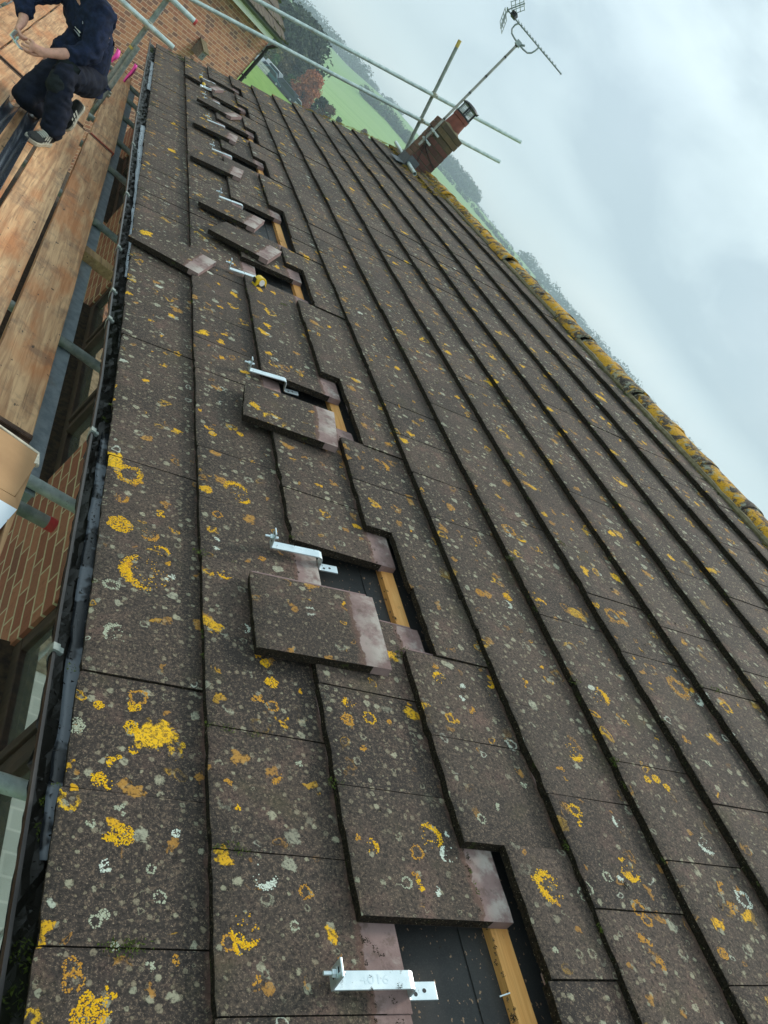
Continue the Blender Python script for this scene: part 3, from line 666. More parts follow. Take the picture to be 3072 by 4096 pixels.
bpy.context.view_layer.update()
mb = MB(); q = random.Random(77)
for (v, u, r, kd) in LICHEN:
    shp, colr = kd[0], 'YOWG'.index(kd[1])
    g0 = 0.0016 + 0.0075 * min(0.06, r); ca = q.uniform(0, 6.283); span = q.uniform(1.1, 1.9); inner = q.uniform(0.55, 0.72)
    nn = int((1.1 if shp == 'd' else 0.75) * (r / g0) ** 2 * {'d': 1.35, 'r': 0.95, 'c': 0.85, 'x': 0.72}[shp]) + 16
    lobes = [(q.uniform(-0.6, 0.6), q.uniform(-0.6, 0.6), q.uniform(0.2, 0.45)) for _ in range(5)]
    for k in range(nn):
        a = q.uniform(0, 6.283); wob_ = 1 + 0.16 * noise.noise(Vector((math.cos(a) * 1.6 + v * 9, math.sin(a) * 1.6 + u * 9, 0))) * 2
        if shp == 'd': rr = math.sqrt(q.random()) * wob_
        elif shp == 'r': rr = (inner + (1 - inner) * q.random()) * wob_
        elif shp == 'c':
            a = ca + span * q.triangular(-1, 1, 0); rr = (1 - (1 - inner) * q.random() * math.cos((a - ca) / span * 1.45)) * wob_
            if q.random() < 0.10: a = q.uniform(0, 6.283); rr = q.uniform(0.3, 1.0)
        else:
            lx, ly, lr = q.choice(lobes); t_ = lr * math.sqrt(q.random()); x_, y_ = lx + t_ * math.cos(a), ly + t_ * math.sin(a); a = math.atan2(y_, x_); rr = math.hypot(x_, y_)
        pv_, pu = v + r * rr * math.cos(a), u + r * rr * math.sin(a)
        hit, loc, nr_, _ = roof_o.ray_cast(Vector((pv_, pu, 0.1)), Vector((0, 0, -1)))
        if not hit or nr_.z < 0.8: continue
        e = g0 * q.uniform(0.6, 1.25); h = e * q.uniform(0.25, 0.6); m = 5; ph = q.uniform(0, 6.28)
        ring_ = [loc + Vector((e * math.cos(ph + 6.283 * j / m) * q.uniform(0.7, 1.2), e * math.sin(ph + 6.283 * j / m) * q.uniform(0.7, 1.2), h * 0.3)) for j in range(m)]
        mb.add(ring_ + [loc + Vector((0, 0, h))], [(j, (j + 1) % m, m) for j in range(m)], colr)
o = mb.build('lichen', [M['lich_y'], M['lich_o'], M['lich_w'], M['lich_g']], roof_o, True); o['kind'] = 'stuff'

# walls, soffit, windows
XW = 0.31
def wall_with_windows():
    mb = MB()
    ys = [U0, -0.55, 1.62, 2.74, 4.93, 6.95, 9.2, U1 - 0.05]
    zt, zl, zb = -0.19, -1.03, GZ
    for k, (a, b_) in enumerate(zip(ys, ys[1:])):
        if k in (1, 3, 5):
            mb.box((XW, a, zb), (XW + 0.1, b_, zl)); mb.box((XW, a, zt), (XW + 0.1, b_, zt + 0.18))
        else: mb.box((XW, a, zb), (XW + 0.1, b_, zt + 0.18))
    return mb
wall = wall_with_windows(); wall.build('wall', M['brick'], house)
mb = MB()                                             # gable walls and the rear wall
for y0, y1 in ((U0 + 0.02, U0 + 0.12), (U1 - 0.16, U1 - 0.06)):
    mb.prism([(XW + 0.1, y0, GZ), (2 * rx - XW, y0, GZ), (2 * rx - XW, y0, -0.08 + XW * 0.466), (rx, y0, RV * SP - 0.16), (XW + 0.1, y0, -0.1 + XW * 0.466)], (0, y1 - y0, 0))
mb.box((2 * rx - XW - 0.1, U0 + 0.12, GZ), (2 * rx - XW - 0.003, U1 - 0.16, -0.05))
mb.build('wall', M['brick_c'], house)
mb = MB(); mb.box((0.060, U0, -0.175), (XW - 0.002, U1 - 0.05, -0.163)); mb.box((0.045, U0, -0.19), (0.059, U1 - 0.05, -0.10))
mb.build('soffit', M['soffit'], house)
def window(ya, yb, mulls):
    zt, zl = -0.192, -1.03
    fr = MB(); x0, x1 = XW + 0.015, XW + 0.075
    fr.box((x0, ya, zl), (x1, yb, zl + 0.065)); fr.box((x0, ya, zt - 0.05), (x1, yb, zt))
    for yy in [ya + 0.03] + mulls + [yb - 0.03]: fr.box((x0 + 0.002, yy - 0.032, zl + 0.065), (x1 - 0.002, yy + 0.032, zt - 0.05))
    for yy in mulls:                                  # opening sashes stand proud beside the mullions
        fr.box((x0 - 0.012, yy + 0.034, zl + 0.067), (x1 - 0.02, yy + 0.072, zt - 0.052)); fr.box((x0 - 0.012, yy - 0.072, zl + 0.067), (x1 - 0.02, yy - 0.034, zt - 0.052))
    f = fr.build('window', M['frame'], house, bevel=0.004)
    p = MB(); p.box((x0 + 0.025, ya + 0.01, zl + 0.02), (x0 + 0.031, yb - 0.01, zt - 0.02)); p.build('pane', M['glass'], f)
    s = MB(); s.prism([(0.262, ya - 0.06, -1.052), (XW + 0.06, ya - 0.06, -1.052), (XW + 0.06, ya - 0.06, -1.012), (0.262, ya - 0.06, -1.034)], (0, yb - ya + 0.08, 0))
    s.build('sill', M['sill'], f, bevel=0.004)
window(-0.55, 1.62, [0.25, 1.0]); window(2.74, 4.93, [3.2, 4.19]); window(6.95, 9.2, [7.75, 8.5])

# gutter along the eave
RIM = [(-2.4, -0.02), (-0.05, -0.021), (0.82, -0.030), (2.0, -0.024), (3.28, -0.052), (4.19, -0.061), (5.45, -0.088), (6.85, -0.106), (11.1, -0.132)]
def gut_section(y, r, dz=0.0):
    cx = lerp(RIM, y) + 0.056; cz = -0.052 + dz
    return [(cx + r * math.cos(a), y, cz + r * math.sin(a)) for a in [math.pi + math.pi * k / 12 for k in range(13)]]
mb = MB(); ys = [U0 + (U1 + 0.06 - U0) * k / 44 for k in range(45)]
V = []; F = []
for y in ys:
    o_ = gut_section(y, 0.056); i_ = gut_section(y, 0.052)
    o_ = [(o_[0][0] - 0.004, y, o_[0][2] + 0.004)] + o_ ; i_ = [(i_[0][0], y, i_[0][2] + 0.004)] + i_
    V += o_ + i_[::-1]
m = len(V) // len(ys)
for j in range(len(ys) - 1):
    for k in range(m): F.append((j * m + k, j * m + (k + 1) % m, (j + 1) * m + (k + 1) % m, (j + 1) * m + k))
F += [tuple(range(m)), tuple(range((len(ys) - 1) * m, len(ys) * m))[::-1]]
mb.add(V, F); gutter = mb.build('gutter', M['gutter'], house, True)
mb = MB(); q = random.Random(11)                      # rotting leaves and moss lying in the gutter
V = []; F = []
NS = 420; NK = 7
for j in range(NS + 1):
    y = U0 + 0.02 + (U1 - U0 - 0.02) * j / NS
    cx = lerp(RIM, y) + 0.056
    for k in range(NK):
        x = cx - 0.051 + 0.102 * k / (NK - 1)
        V.append((x, y, -0.078 + 0.016 * noise.noise(Vector((x * 45, y * 22, 1))) + 0.010 * noise.noise(Vector((x * 120, y * 70, 4)))))
for j in range(NS):
    for k in range(NK - 1): F.append((j * NK + k, j * NK + k + 1, (j + 1) * NK + k + 1, (j + 1) * NK + k))
mb.add(V, F)
for k in range(3600):
    y = U0 + 13 * q.random() if k % 3 else 4.2 * q.random() - 0.3
    cx = lerp(RIM, y) + 0.056; x = cx + q.uniform(-0.046, 0.03); c = Vector((x, y, -0.072 + q.uniform(-0.008, 0.020)))
    e = q.choice([0.004, 0.006, 0.009])
    mb.add([c, c + Vector((q.uniform(-1, 1), q.uniform(-1, 1), q.uniform(-0.3, 1))) * e, c + Vector((q.uniform(-1, 1), q.uniform(-1, 1), q.uniform(-0.3, 1))) * e], [(0, 1, 2)])
o = mb.build('gutter_debris', M['debris'], gutter); o['kind'] = 'stuff'
it = []
for (y, s) in ((10.5, 0.03), (10.3, 0.03), (10.62, 0.028), (10.4, 0.025), (0.30, 0.02), (0.24, 0.022), (1.78, 0.014), (0.02, 0.03), (-0.05, 0.03)):
    it.append(((lerp(RIM, y) + 0.05, y, -0.075), s, 1.0))
mb = MB(); tufts(mb, Matrix.Identity(4), it, q); o = mb.build('gutter_moss', M['moss'], gutter); o['kind'] = 'stuff'
for y in (0.667, 1.625, 2.505, 2.80, 3.35, 4.27, 5.45, 6.49, 8.1, 9.6):
    mb = MB(); cx = lerp(RIM, y) + 0.056
    sec = [(cx + 0.060 * math.cos(a), y - 0.011, -0.052 + 0.060 * math.sin(a)) for a in [math.pi + 0.62 * math.pi * k / 8 for k in range(9)]]
    for a, b_ in zip(sec, sec[1:]): mb.box((0, 0, -0.0015), ((Vector(b_) - Vector(a)).length, 0.022, 0.0015), 0, Matrix.Translation(a) @ Matrix.Rotation(-math.atan2(b_[2] - a[2], b_[0] - a[0]), 4, 'Y'))
    mb.box((cx - 0.064, y - 0.011, -0.052), (cx - 0.046, y + 0.011, -0.041)); mb.box((cx - 0.046, y - 0.008, -0.058), (cx - 0.034, y + 0.008, -0.046))
    mb.build('bracket', M['galv_dull'], gutter, bevel=0.001)
def tray(ya, yb, xin, wav, seed, mt='flash'):
    mb = MB(); V = []; F = []; n = max(8, int((yb - ya) / 0.045))
    for j in range(n + 1):
        y = ya + (yb - ya) * j / n
        xo = xin(y) + wav * noise.noise(Vector((y * 5, seed, 0))) + wav * 0.5 * noise.noise(Vector((y * 16, seed, 3)))
        xr = lerp(EAVE, y) + 0.10
        for (x, z) in ((xo, -0.0655), (xo + 0.012, -0.060), (0.5 * (xo + xr), -0.046), (xr, -0.030 + 0.02)):
            V.append((x, y, z + 0.002 * noise.noise(Vector((x * 30, y * 9, seed)))))
    for j in range(n):
        for k in range(3): F.append((j * 4 + k, j * 4 + k + 1, (j + 1) * 4 + k + 1, (j + 1) * 4 + k))
    mb.add(V, F); o = mb.build('eaves_tray', M[mt], roof_o, True)
    o.matrix_parent_inverse = ROOF_M.inverted()
    s = o.modifiers.new('thick', 'SOLIDIFY'); s.thickness = 0.002
tray(0.18, 1.68, lambda y: lerp(RIM, y) + 0.042, 0.010, 1.0)
tray(3.1, 6.3, lambda y: lerp(RIM, y) + 0.062 - 0.010 * (y - 3.1) / 3, 0.008, 2.0, 'tray_pale')
tray(7.9, 9.6, lambda y: lerp(RIM, y) + 0.060, 0.006, 3.0, 'tray_pale')

# chimney on the ridge
CX0, CX1, CY0, CY1, CZ1 = 2.80, 3.14, 9.60, 9.94, 1.99
mb = MB(); q = random.Random(5)
z = 0.9
while z < CZ1 - 0.02:
    ov = 0.0
    if z > CZ1 - 0.17: ov = 0.012
    j = 0.0025 * q.uniform(-1, 1)
    mb.box((CX0 - ov + j, CY0 - ov + j, z + 0.002), (CX1 + ov + j, CY1 + ov + j, z + 0.073), [1, 1, 0, 0, 0, 1])
    z += 0.075
mb.box((CX0 + 0.006, CY0 + 0.006, 0.9), (CX1 - 0.006, CY1 - 0.006, CZ1 - 0.02), 2)
chim = mb.build('chimney', [M['brick_c'], M['brick_c2'], M['flaunch'], M['brick_m']], house, bevel=0.004)
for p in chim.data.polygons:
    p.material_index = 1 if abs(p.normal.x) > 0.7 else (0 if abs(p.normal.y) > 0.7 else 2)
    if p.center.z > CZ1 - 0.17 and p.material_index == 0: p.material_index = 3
cc = Vector(((CX0 + CX1) / 2, (CY0 + CY1) / 2, CZ1 - 0.025))
mb = MB(); n = 20; V = []; F = []
prof = [(0.172, 0.0, 4), (0.165, 0.025, 4), (0.13, 0.065, 3), (0.105, 0.09, 2)]
for (r, z, p) in prof:
    for k in range(n):
        a = 2 * math.pi * (k + 0.5) / n; cs, sn = math.cos(a), math.sin(a)
        e = (abs(cs) ** (2 * p) + abs(sn) ** (2 * p)) ** (-1 / (2 * p))
        V.append(cc + Vector((r * e * cs, r * e * sn, z)))
for j in range(len(prof) - 1):
    for k in range(n): F.append((j * n + k, j * n + (k + 1) % n, (j + 1) * n + (k + 1) % n, (j + 1) * n + k))
mb.add(V, F); mb.build('flaunching', M['flaunch'], chim, True)
def lathe(mb, c, prof, n=24, mat=0):
    V = []; F = []
    for (r, z) in prof:
        for k in range(n): V.append(c + Vector((r * math.cos(2 * math.pi * k / n), r * math.sin(2 * math.pi * k / n), z)))
    for j in range(len(prof) - 1):
        for k in range(n): F.append((j * n + k, j * n + (k + 1) % n, (j + 1) * n + (k + 1) % n, (j + 1) * n + k))
    mb.add(V, F, mat)
mb = MB(); lathe(mb, cc, [(0.122, 0.06), (0.120, 0.10), (0.110, 0.205), (0.108, 0.215), (0.118, 0.22), (0.119, 0.262), (0.110, 0.268), (0.095, 0.268), (0.09, 0.1)])
mb.build('pot', M['terracotta'], chim, True)
mb = MB()                                             # caged cowl with a shallow lid
lathe(mb, cc, [(0.104, 0.262), (0.118, 0.268), (0.118, 0.285), (0.098, 0.287)])
for k in range(4):
    a = math.pi / 4 + k * math.pi / 2 + 0.3
    mb.tube([cc + Vector((0.098 * math.cos(a), 0.098 * math.sin(a), 0.28)), cc + Vector((0.098 * math.cos(a), 0.098 * math.sin(a), 0.415))], 0.014, 8)
lathe(mb, cc, [(0.0, 0.402), (0.128, 0.400), (0.130, 0.410), (0.110, 0.428), (0.06, 0.442), (0.0, 0.447)])
for k in range(4):
    a = math.pi / 4 + k * math.pi / 2; p = cc + Vector((0.122 * math.cos(a), 0.122 * math.sin(a), 0.405))
    mb.tube([p, p + Vector((0.022 * math.cos(a), 0.022 * math.sin(a), 0.022))], [0.011, 0.004], 6)
cowl = mb.build('cowl', M['iron'], chim, True)
mb = MB()
for k in range(22):
    a = 2 * math.pi * k / 22; mb.tube([cc + Vector((0.094 * math.cos(a), 0.094 * math.sin(a), 0.28)), cc + Vector((0.094 * math.cos(a), 0.094 * math.sin(a), 0.405))], 0.0025, 4)
for zz in (0.305, 0.33, 0.355, 0.38):
    mb.tube([cc + Vector((0.094 * math.cos(2 * math.pi * k / 22), 0.094 * math.sin(2 * math.pi * k / 22), zz)) for k in range(23)], 0.0025, 4)
mb.build('cage_mesh', M['mesh'], chim)
mb = MB()                                             # lead flashing on the near slope
mb.box((0.05, 0, 0), (0.16, 0.36, 0.006), 0, Matrix.Translation(roofp(2.93, 9.60, 0.012)) @ ROOF_M)
mb.box((CX0 - 0.006, CY0 - 0.02, 1.22), (CX0 - 0.001, CY1 + 0.02, 1.44)); mb.box((CX0 - 0.006, CY0 - 0.007, 1.22), (CX0 + 0.15, CY0 - 0.001, 1.46))
mb.build('flashing', M['lead'], chim)

# ================================================================ THINGS ON THE ROOF
LOOSE = [  # v, u of the near tail corner, turn (degrees), lift, tilt, label
 (0.414, 0.695, -0.5, 0.030, 2.2, 'large loose roof tile nearest the camera, with mauve head and ribbed edge'),
 (0.456, 1.875, -6.0, 0.030, 2.4, 'loose roof tile lying just below a Z-shaped steel hook, second nearest the camera'),
 (0.385, 3.968, -23.0, 0.032, 2.6, 'loose roof tile lying askew just beyond the tape measure, with a white-stained head'),
 (0.333, 4.455, -18.0, 0.034, 2.0, 'loose roof tile just beyond the askew one, with its white head hanging over bare black felt'),
 (-0.035, 3.400, -21.0, 0.034, 4.3, 'loose roof tile lying right at the eave across the first joint line, white-stained head uphill'),
 (0.298, 5.575, -9.0, 0.034, 2.2, 'loose roof tile with large whitish head patch, next but one beyond the tape measure'),
 (0.332, 6.811, -8.0, 0.034, 2.4, 'loose roof tile with a narrow pale head, midway between the tape measure and the hammer'),
 (0.388, 8.040, -26.0, 0.036, 2.4, 'loose roof tile with pale grey head lying just on the near side of the hammer'),
 (0.262, 9.240, -22.0, 0.040, 3.4, 'farthest loose roof tile, tilted up and seen edge-on under the hammer handle')]
for k, (v, u, turn, lift, tilt, lab) in enumerate(LOOSE):
    mb = MB(); tile_geo(mb, Matrix.Identity(4), 300 + k, 0.286)
    Mx = ROOF_M @ Matrix.Translation((v, u, lift)) @ Matrix.Rotation(R(turn), 4, 'Z') @ Matrix.Rotation(R(tilt), 4, 'Y')
    o = mb.build('roof_tile', [M['tile_loose'], M['edge'], M['clean']], None, True); o.matrix_world = Mx
    tag(o, lab, 'roof tile', 'loose roof tiles laid on the slope below the gaps')

HOOKS = [(0.508, -0.072, 'steel roof hook nearest the camera, flat arm stamped 4016 over the mauve tile head'),
 (0.512, 1.172, 'steel roof hook above the largest loose tile, its bolted upstand standing on the dark tile'),
 (0.528, 2.352, 'steel roof hook bent in a Z above the second nearest loose tile'),
 (0.502, 3.535, 'long steel roof hook ending at the yellow tape measure'),
 (0.500, 4.905, 'steel roof hook above the loose tile that overhangs bare felt'),
 (0.496, 6.270, 'steel roof hook, arm half hidden by the loose tile with large whitish head patch'),
 (0.490, 7.410, 'small roof hook, mostly its bright bolt showing, second on the near side of the hammer'),
 (0.486, 8.540, 'roof hook right at the tip of the hammer, mostly its bright bolt showing'),
 (0.480, 9.760, 'farthest roof hook, a tiny bright bolt beyond the hammer')]
def hook(v, u, lab, text=False):
    n0 = -0.010; hw = 0.0165; th = 0.005
    Mw = ROOF_M @ Matrix.Translation((v, u, n0)) @ Matrix.Rotation(R(-1.5), 4, 'Z')
    r = thing('roof_hook', lab, 'roof hook', (0, 0, 0), 'steel roof hooks fixed for solar panels'); r.matrix_world = Mw
    path = [(0.0, 0.0), (0.155, 0.0), (0.163, -0.003), (0.167, -0.011), (0.167, -0.038), (0.169, -0.045), (0.176, -0.048), (0.235, -0.048)]
    mb = MB(); V = []; F = []
    for i, (x, z) in enumerate(path):
        a = Vector(path[max(0, i - 1)]); c = Vector(path[min(len(path) - 1, i + 1)]); t = (c - a).normalized(); nn = Vector((-t.y, t.x)) * (th / 2)
        for s in (1, -1):
            for yy in (-hw, hw): V.append((x + s * nn.x, yy, z + s * nn.y))
    for i in range(len(path) - 1):
        a = i * 4; c = a + 4
        F += [(a, a + 1, c + 1, c), (a + 3, a + 2, c + 2, c + 3), (a + 2, a, c, c + 2), (a + 1, a + 3, c + 3, c + 1)]
    F += [(0, 2, 3, 1), (len(V) - 4, len(V) - 3, len(V) - 1, len(V) - 2)]
    mb.add(V, F); mb.build('arm', M['steel'], r, bevel=0.0008)
    mb = MB(); q_ = [(-hw, 0.0026), (hw, 0.0026), (hw, 0.052), (-hw, 0.052)]
    mb.box((-th, -hw, -0.0025), (-0.0005, hw, 0.054)); mb.build('upstand', M['steel'], r, bevel=0.001)
    mb = MB(); mb.box((-th - 0.0006, -0.0045, 0.014), (-th, 0.0045, 0.046)); mb.build('slot', M['rubber'], r)
    b = MB()
    b.tube([(0.012, 0, 0.030), (-0.030, 0, 0.030)], 0.004, 10); b.tube([(-th, 0, 0.030), (-th - 0.002, 0, 0.030)], 0.0105, 16)
    b.tube([(-th - 0.002, 0, 0.030), (-th - 0.0095, 0, 0.030)], 0.0078, 6); b.build('bolt', M['steel'], r, bevel=0.0006)
    h = MB(); h.tube([(0.208, 0.0, -0.0465), (0.208, 0, -0.0451)], 0.0042, 12); h.tube([(0.188, -0.006, -0.0465), (0.188, -0.006, -0.0451)], 0.0042, 12); h.build('screw_hole', M['rubber'], r)
    if text:
        cu = bpy.data.curves.new('stamp', 'FONT'); cu.body = '4016'; cu.size = 0.024; cu.extrude = 0.0002; cu.align_x = 'CENTER'; cu.align_y = 'CENTER'
        t_ = bpy.data.objects.new('stamp', cu); COL.objects.link(t_)
        dg = bpy.context.evaluated_depsgraph_get(); dg.update(); me = bpy.data.meshes.new_from_object(t_.evaluated_get(dg))
        bpy.data.objects.remove(t_); o = bpy.data.objects.new('stamp', me); COL.objects.link(o); me.materials.clear(); me.materials.append(M['stamp']); o.parent = r
        o.matrix_local = Matrix.Translation((0.082, 0, 0.0027)) @ Matrix.Diagonal((1.25, 1, 1, 1))
M['stamp'] = simple('stamped_steel', (0.66, 0.76, 0.80), 0.40, 0.72, 0.05, 30)
for i, (v, u, lab) in enumerate(HOOKS): hook(v, u, lab, i == 0)

# tape measure standing in a gap
r = thing('tape_measure', 'yellow and black tape measure standing in a tile gap beside a steel hook', 'tape measure'); r.matrix_world = ROOF_M @ Matrix.Translation((0.655, 3.425, -0.028)) @ Matrix.Rotation(R(28), 4, 'Z')
mb = MB(); n = 18
pr = [(-0.034, 0), (0.034, 0), (0.036, 0.03)] + [(0.002 + 0.034 * math.cos(a), 0.032 + 0.034 * math.sin(a)) for a in [math.pi * k / 10 for k in range(11)]] + [(-0.034, 0.01)]
mb.prism([(x, -0.020, z) for x, z in pr], (0, 0.040, 0)); mb.build('body', M['yellow'], r, bevel=0.003)
mb = MB(); mb.prism([(x * 0.9 , -0.0225, z * 0.5 + 0.0) for x, z in pr], (0, 0.045, 0)); mb.box((-0.038, -0.012, 0.03), (-0.033, 0.012, 0.058)); mb.build('grip', M['rubber'], r, bevel=0.002)
mb = MB(); mb.tube([(0.002, -0.0205, 0.038), (0.002, -0.0235, 0.038)], 0.017, 20); mb.build('label_disc', M['white'], r)
mb = MB(); mb.box((-0.045, -0.010, 0.004), (-0.032, 0.010, 0.006)); mb.build('tape_end', M['steel'], r)

# claw hammer
r = thing('hammer', 'claw hammer with a black and yellow grip lying across the farthest loose tile', 'hammer'); r.matrix_world = ROOF_M @ Matrix.Translation((0.435, 9.02, 0.088)) @ Matrix.Rotation(R(-82), 4, 'Z') @ Matrix.Rotation(R(5), 4, 'Y')
mb = MB(); mb.tube([(0.045, 0, 0), (0.10, 0, 0), (0.17, 0, 0), (0.20, 0, 0)], [0.017, 0.0185, 0.017, 0.015], 12); mb.build('grip', M['rubber'], r, True)
mb = MB(); mb.tube([(-0.005, 0, 0), (0.0, 0, 0), (0.045, 0, 0)], [0.014, 0.020, 0.0175], 12); mb.build('grip_end', M['yellow'], r, True)
mb = MB(); mb.tube([(0.20, 0, 0), (0.235, 0, 0), (0.27, 0, 0)], [0.0155, 0.018, 0.013], 12); mb.build('grip_end', M['yellow'], r, True)
mb = MB(); mb.tube([(0.265, 0, 0), (0.33, 0, 0)], 0.010, 12); mb.build('shaft', M['steel'], r, True)
mb = MB(); mb.tube([(0.335, -0.055, 0), (0.335, -0.035, 0), (0.335, -0.03, 0), (0.335, 0.02, 0)], [0.015, 0.015, 0.010, 0.013], 14)
mb.prism([(0.325, 0.015, -0.010), (0.345, 0.015, -0.010), (0.338, 0.05, -0.010), (0.322, 0.072, -0.010), (0.318, 0.070, -0.010), (0.328, 0.045, -0.010)], (0, 0, 0.008))
mb.prism([(0.325, 0.015, 0.002), (0.345, 0.015, 0.002), (0.338, 0.05, 0.002), (0.322, 0.072, 0.002), (0.318, 0.070, 0.002), (0.328, 0.045, 0.002)], (0, 0, 0.008))
mb.build('head', M['steel'], r, bevel=0.001)

# ================================================================ SCAFFOLD
ZB = -0.40
TR = 0.02415
def clamp_mesh(p, a1, a2):
    """a tube clamp: two saddles round two tubes crossing at p, with bolts"""
    mb = MB(); a1 = Vector(a1).normalized(); a2 = Vector(a2).normalized(); p = Vector(p); nrm = a1.cross(a2).normalized()
    for (ax, s) in ((a1, -1), (a2, 1)):
        c = p + nrm * (s * TR)
        mb.tube([c - ax * 0.028, c - ax * 0.026, c + ax * 0.026, c + ax * 0.028], [0.027, 0.031, 0.031, 0.027], 14)
        sd_ = ax.cross(nrm)
        mb.tube([c + sd_ * 0.036 - nrm * 0.03, c + sd_ * 0.036 + nrm * 0.035], 0.0065, 8)
        mb.tube([c + sd_ * 0.036 + nrm * s * 0.018, c + sd_ * 0.036 + nrm * s * 0.032], 0.0125, 6)
        mb.box((-0.02, -0.014, -0.008), (0.02, 0.014, 0.008), 0, Matrix.Translation(c + sd_ * 0.034) @ Matrix(((ax.x, sd_.x, nrm.x, 0), (ax.y, sd_.y, nrm.y, 0), (ax.z, sd_.z, nrm.z, 0), (0, 0, 0, 1))))
    return mb
scaf = thing('scaffold', 'tube scaffold along the eave carrying the boarded walkway, with red capped tube ends', 'scaffold')
def tubep(a, b, mat='galv', name='tube', parent=None, r=TR, extra=None):
    mb = MB(); a = Vector(a); b = Vector(b); mid = a + (b - a) * 0.5
    mb.tube([a, a + (b - a) * 0.33, a + (b - a) * 0.66, b], r, 18, 0, True, 0.84)
    return mb.build(name, M[mat], parent or scaf, True)
tz = ZB - 0.038 - TR - 0.002
for (y, x1, mt) in ((0.585, 0.300, 'galv_pale'), (1.79, 0.295, 'galv_pale'), (2.93, 0.300, 'galv_dull'), (4.76, 0.300, 'galv_dull'), (6.13, 0.300, 'galv_dull'), (7.08, 0.300, 'galv_dull'), (8.12, 0.300, 'galv_dull'), (9.0, 0.3, 'galv_dull'), (9.75, 0.300, 'galv_dull')):
    tubep((-1.34, y, tz), (x1, y + 0.03, tz), mt, 'transom')
tubep((-1.34, 1.62, tz - 0.01), (0.098, 1.66, tz - 0.01), 'galv_dull', 'transom')
mb = MB(); mb.tube([(0.090, 1.660, tz - 0.01), (0.120, 1.661, tz - 0.01)], 0.0262, 18); mb.build('end_cap', M['redcap'], scaf, True)
mb = MB(); mb.box((-0.030, 1.78, tz - 0.105), (0.030, 9.9, tz - TR - 0.003)); mb.box((-0.036, 1.78, tz - TR - 0.009), (0.036, 9.9, tz - TR - 0.0005)); mb.build('ledger_beam', M['beam'], scaf, bevel=0.004)
tubep((-1.30, -1.5, tz - 0.055), (-1.30, 10.5, tz - 0.055), 'galv', 'ledger')
for y in (-0.3, 2.2, 4.9, 7.4, 9.9): tubep((-1.345, y, GZ), (-1.345, y, 1.2 if y < 0 else (-0.42 if y < 7 else 0.1)), 'galv', 'standard')
mb = MB(); mb.box((-0.45, -1.5, -2.49), (0.27, 12.4, -2.45)); mb.build('dark_gap_backing', M['sill'], scaf)  # dark sheet added below, in the sill colour, so the board gaps look shaded
# the short post with two guard tubes at the far end of the walkway
tubep((-0.338, 7.63, -0.62), (-0.404, 7.63, 1.25), 'galv_dull', 'standard')
tubep((-0.288, 7.53, -0.60), (-0.336, 7.53, 0.195), 'galv_dull', 'tube')
tubep((-1.40, 7.545, 0.301), (-0.121, 7.545, 0.411), 'galv_pale', 'guard_tube')
tubep((-1.30, 7.545, 0.620), (-0.121, 7.545, 0.702), 'galv_pale', 'guard_tube')
mb = MB(); mb.tube([(-0.128, 7.545, 0.7015), (-0.106, 7.545, 0.703)], 0.0262, 18); mb.build('end_cap', M['redcap'], scaf, True)
for p, a1, a2 in (((-0.378, 7.588, 0.388), (1, 0, 0.08), (-0.1, 0, 1)), ((-0.386, 7.588, 0.683), (1, 0, 0.07), (-0.1, 0, 1)), ((-0.318, 7.567, -0.30), (-0.06, 0, 1), (-0.06, 0.05, 1))):
    try: clamp_mesh(p, a1, a2).build('coupler', M['coupler'], scaf, True)
    except Exception: pass
mb = MB(); mb.tube([(-0.3645, 7.63, 0.125), (-0.3655, 7.63, 0.150)], 0.0252, 16); mb.build('yellow_band', M['yellowcap'], scaf, True)

# boards
def board(x0, y0, y1, lab, dz=0.0, rot=0.0, band='rust', ends=(True, True), thick=0.038):
    wd = 0.216; L = y1 - y0
    o0 = thing('scaffold_board', lab, 'scaffold board', (x0 + wd / 2, (y0 + y1) / 2, ZB + dz), 'timber boards of the scaffold walkway', (0, 0, rot))
    mb = MB(); ny = 12
    V = []; F = []
    for j in range(ny + 1):
        y = -L / 2 + L * j / ny; e = 0.004 * noise.noise(Vector((y * 3, x0 * 9, 0)))
        for (x, z) in ((-wd / 2, -thick), (wd / 2, -thick), (wd / 2, 0), (0, -0.001), (-wd / 2, 0)):
            V.append((x + (e if abs(x) > 0.01 else 0), y, z + 0.002 * noise.noise(Vector((y * 2, x0, x * 4)))))
    for j in range(ny):
        for k in range(5): F.append((j * 5 + k, j * 5 + (k + 1) % 5, j * 5 + 5 + (k + 1) % 5, j * 5 + 5 + k))
    F += [(0, 4, 3, 2, 1), tuple(range(ny * 5, ny * 5 + 5))]
    mb.add(V, F); mb.build('plank', M['board'], o0, bevel=0.002)
    for s, on in ((-1, ends[0]), (1, ends[1])):
        if not on: continue
        e = MB(); yy = s * L / 2
        e.box((-wd / 2 - 0.002, min(yy, yy - s * 0.026), 0.0), (wd / 2 + 0.002, max(yy, yy - s * 0.026), 0.0025)); e.box((-wd / 2 - 0.002, min(yy, yy + s * 0.002), -thick - 0.001), (wd / 2 + 0.002, max(yy, yy + s * 0.002), 0.0))
        for xx in (-0.075, 0.075): e.tube([(xx, yy - s * 0.013, 0.002), (xx, yy - s * 0.013, 0.0045)], 0.006, 10)
        e.build('end_band', M[band if s < 0 else 'rust'], o0, bevel=0.0008)
board(-0.285, 6.335, 9.86, 'short weathered board with a red metal end band beyond the gap, beside the gutter', 0.005, R(0.5), 'redband')
board(-0.282, 1.955, 6.320, 'longest orange stained board beside the gutter, with a rusty band at its near end')
board(-0.278, -1.6, 1.925, 'near orange board under the open cardboard box, beside the red capped tube', 0.0, R(0.3))
board(-0.527, 2.3, 6.300, 'pale worn board second from the gutter, in front of the kneeling man', 0.0, 0, 'rust')
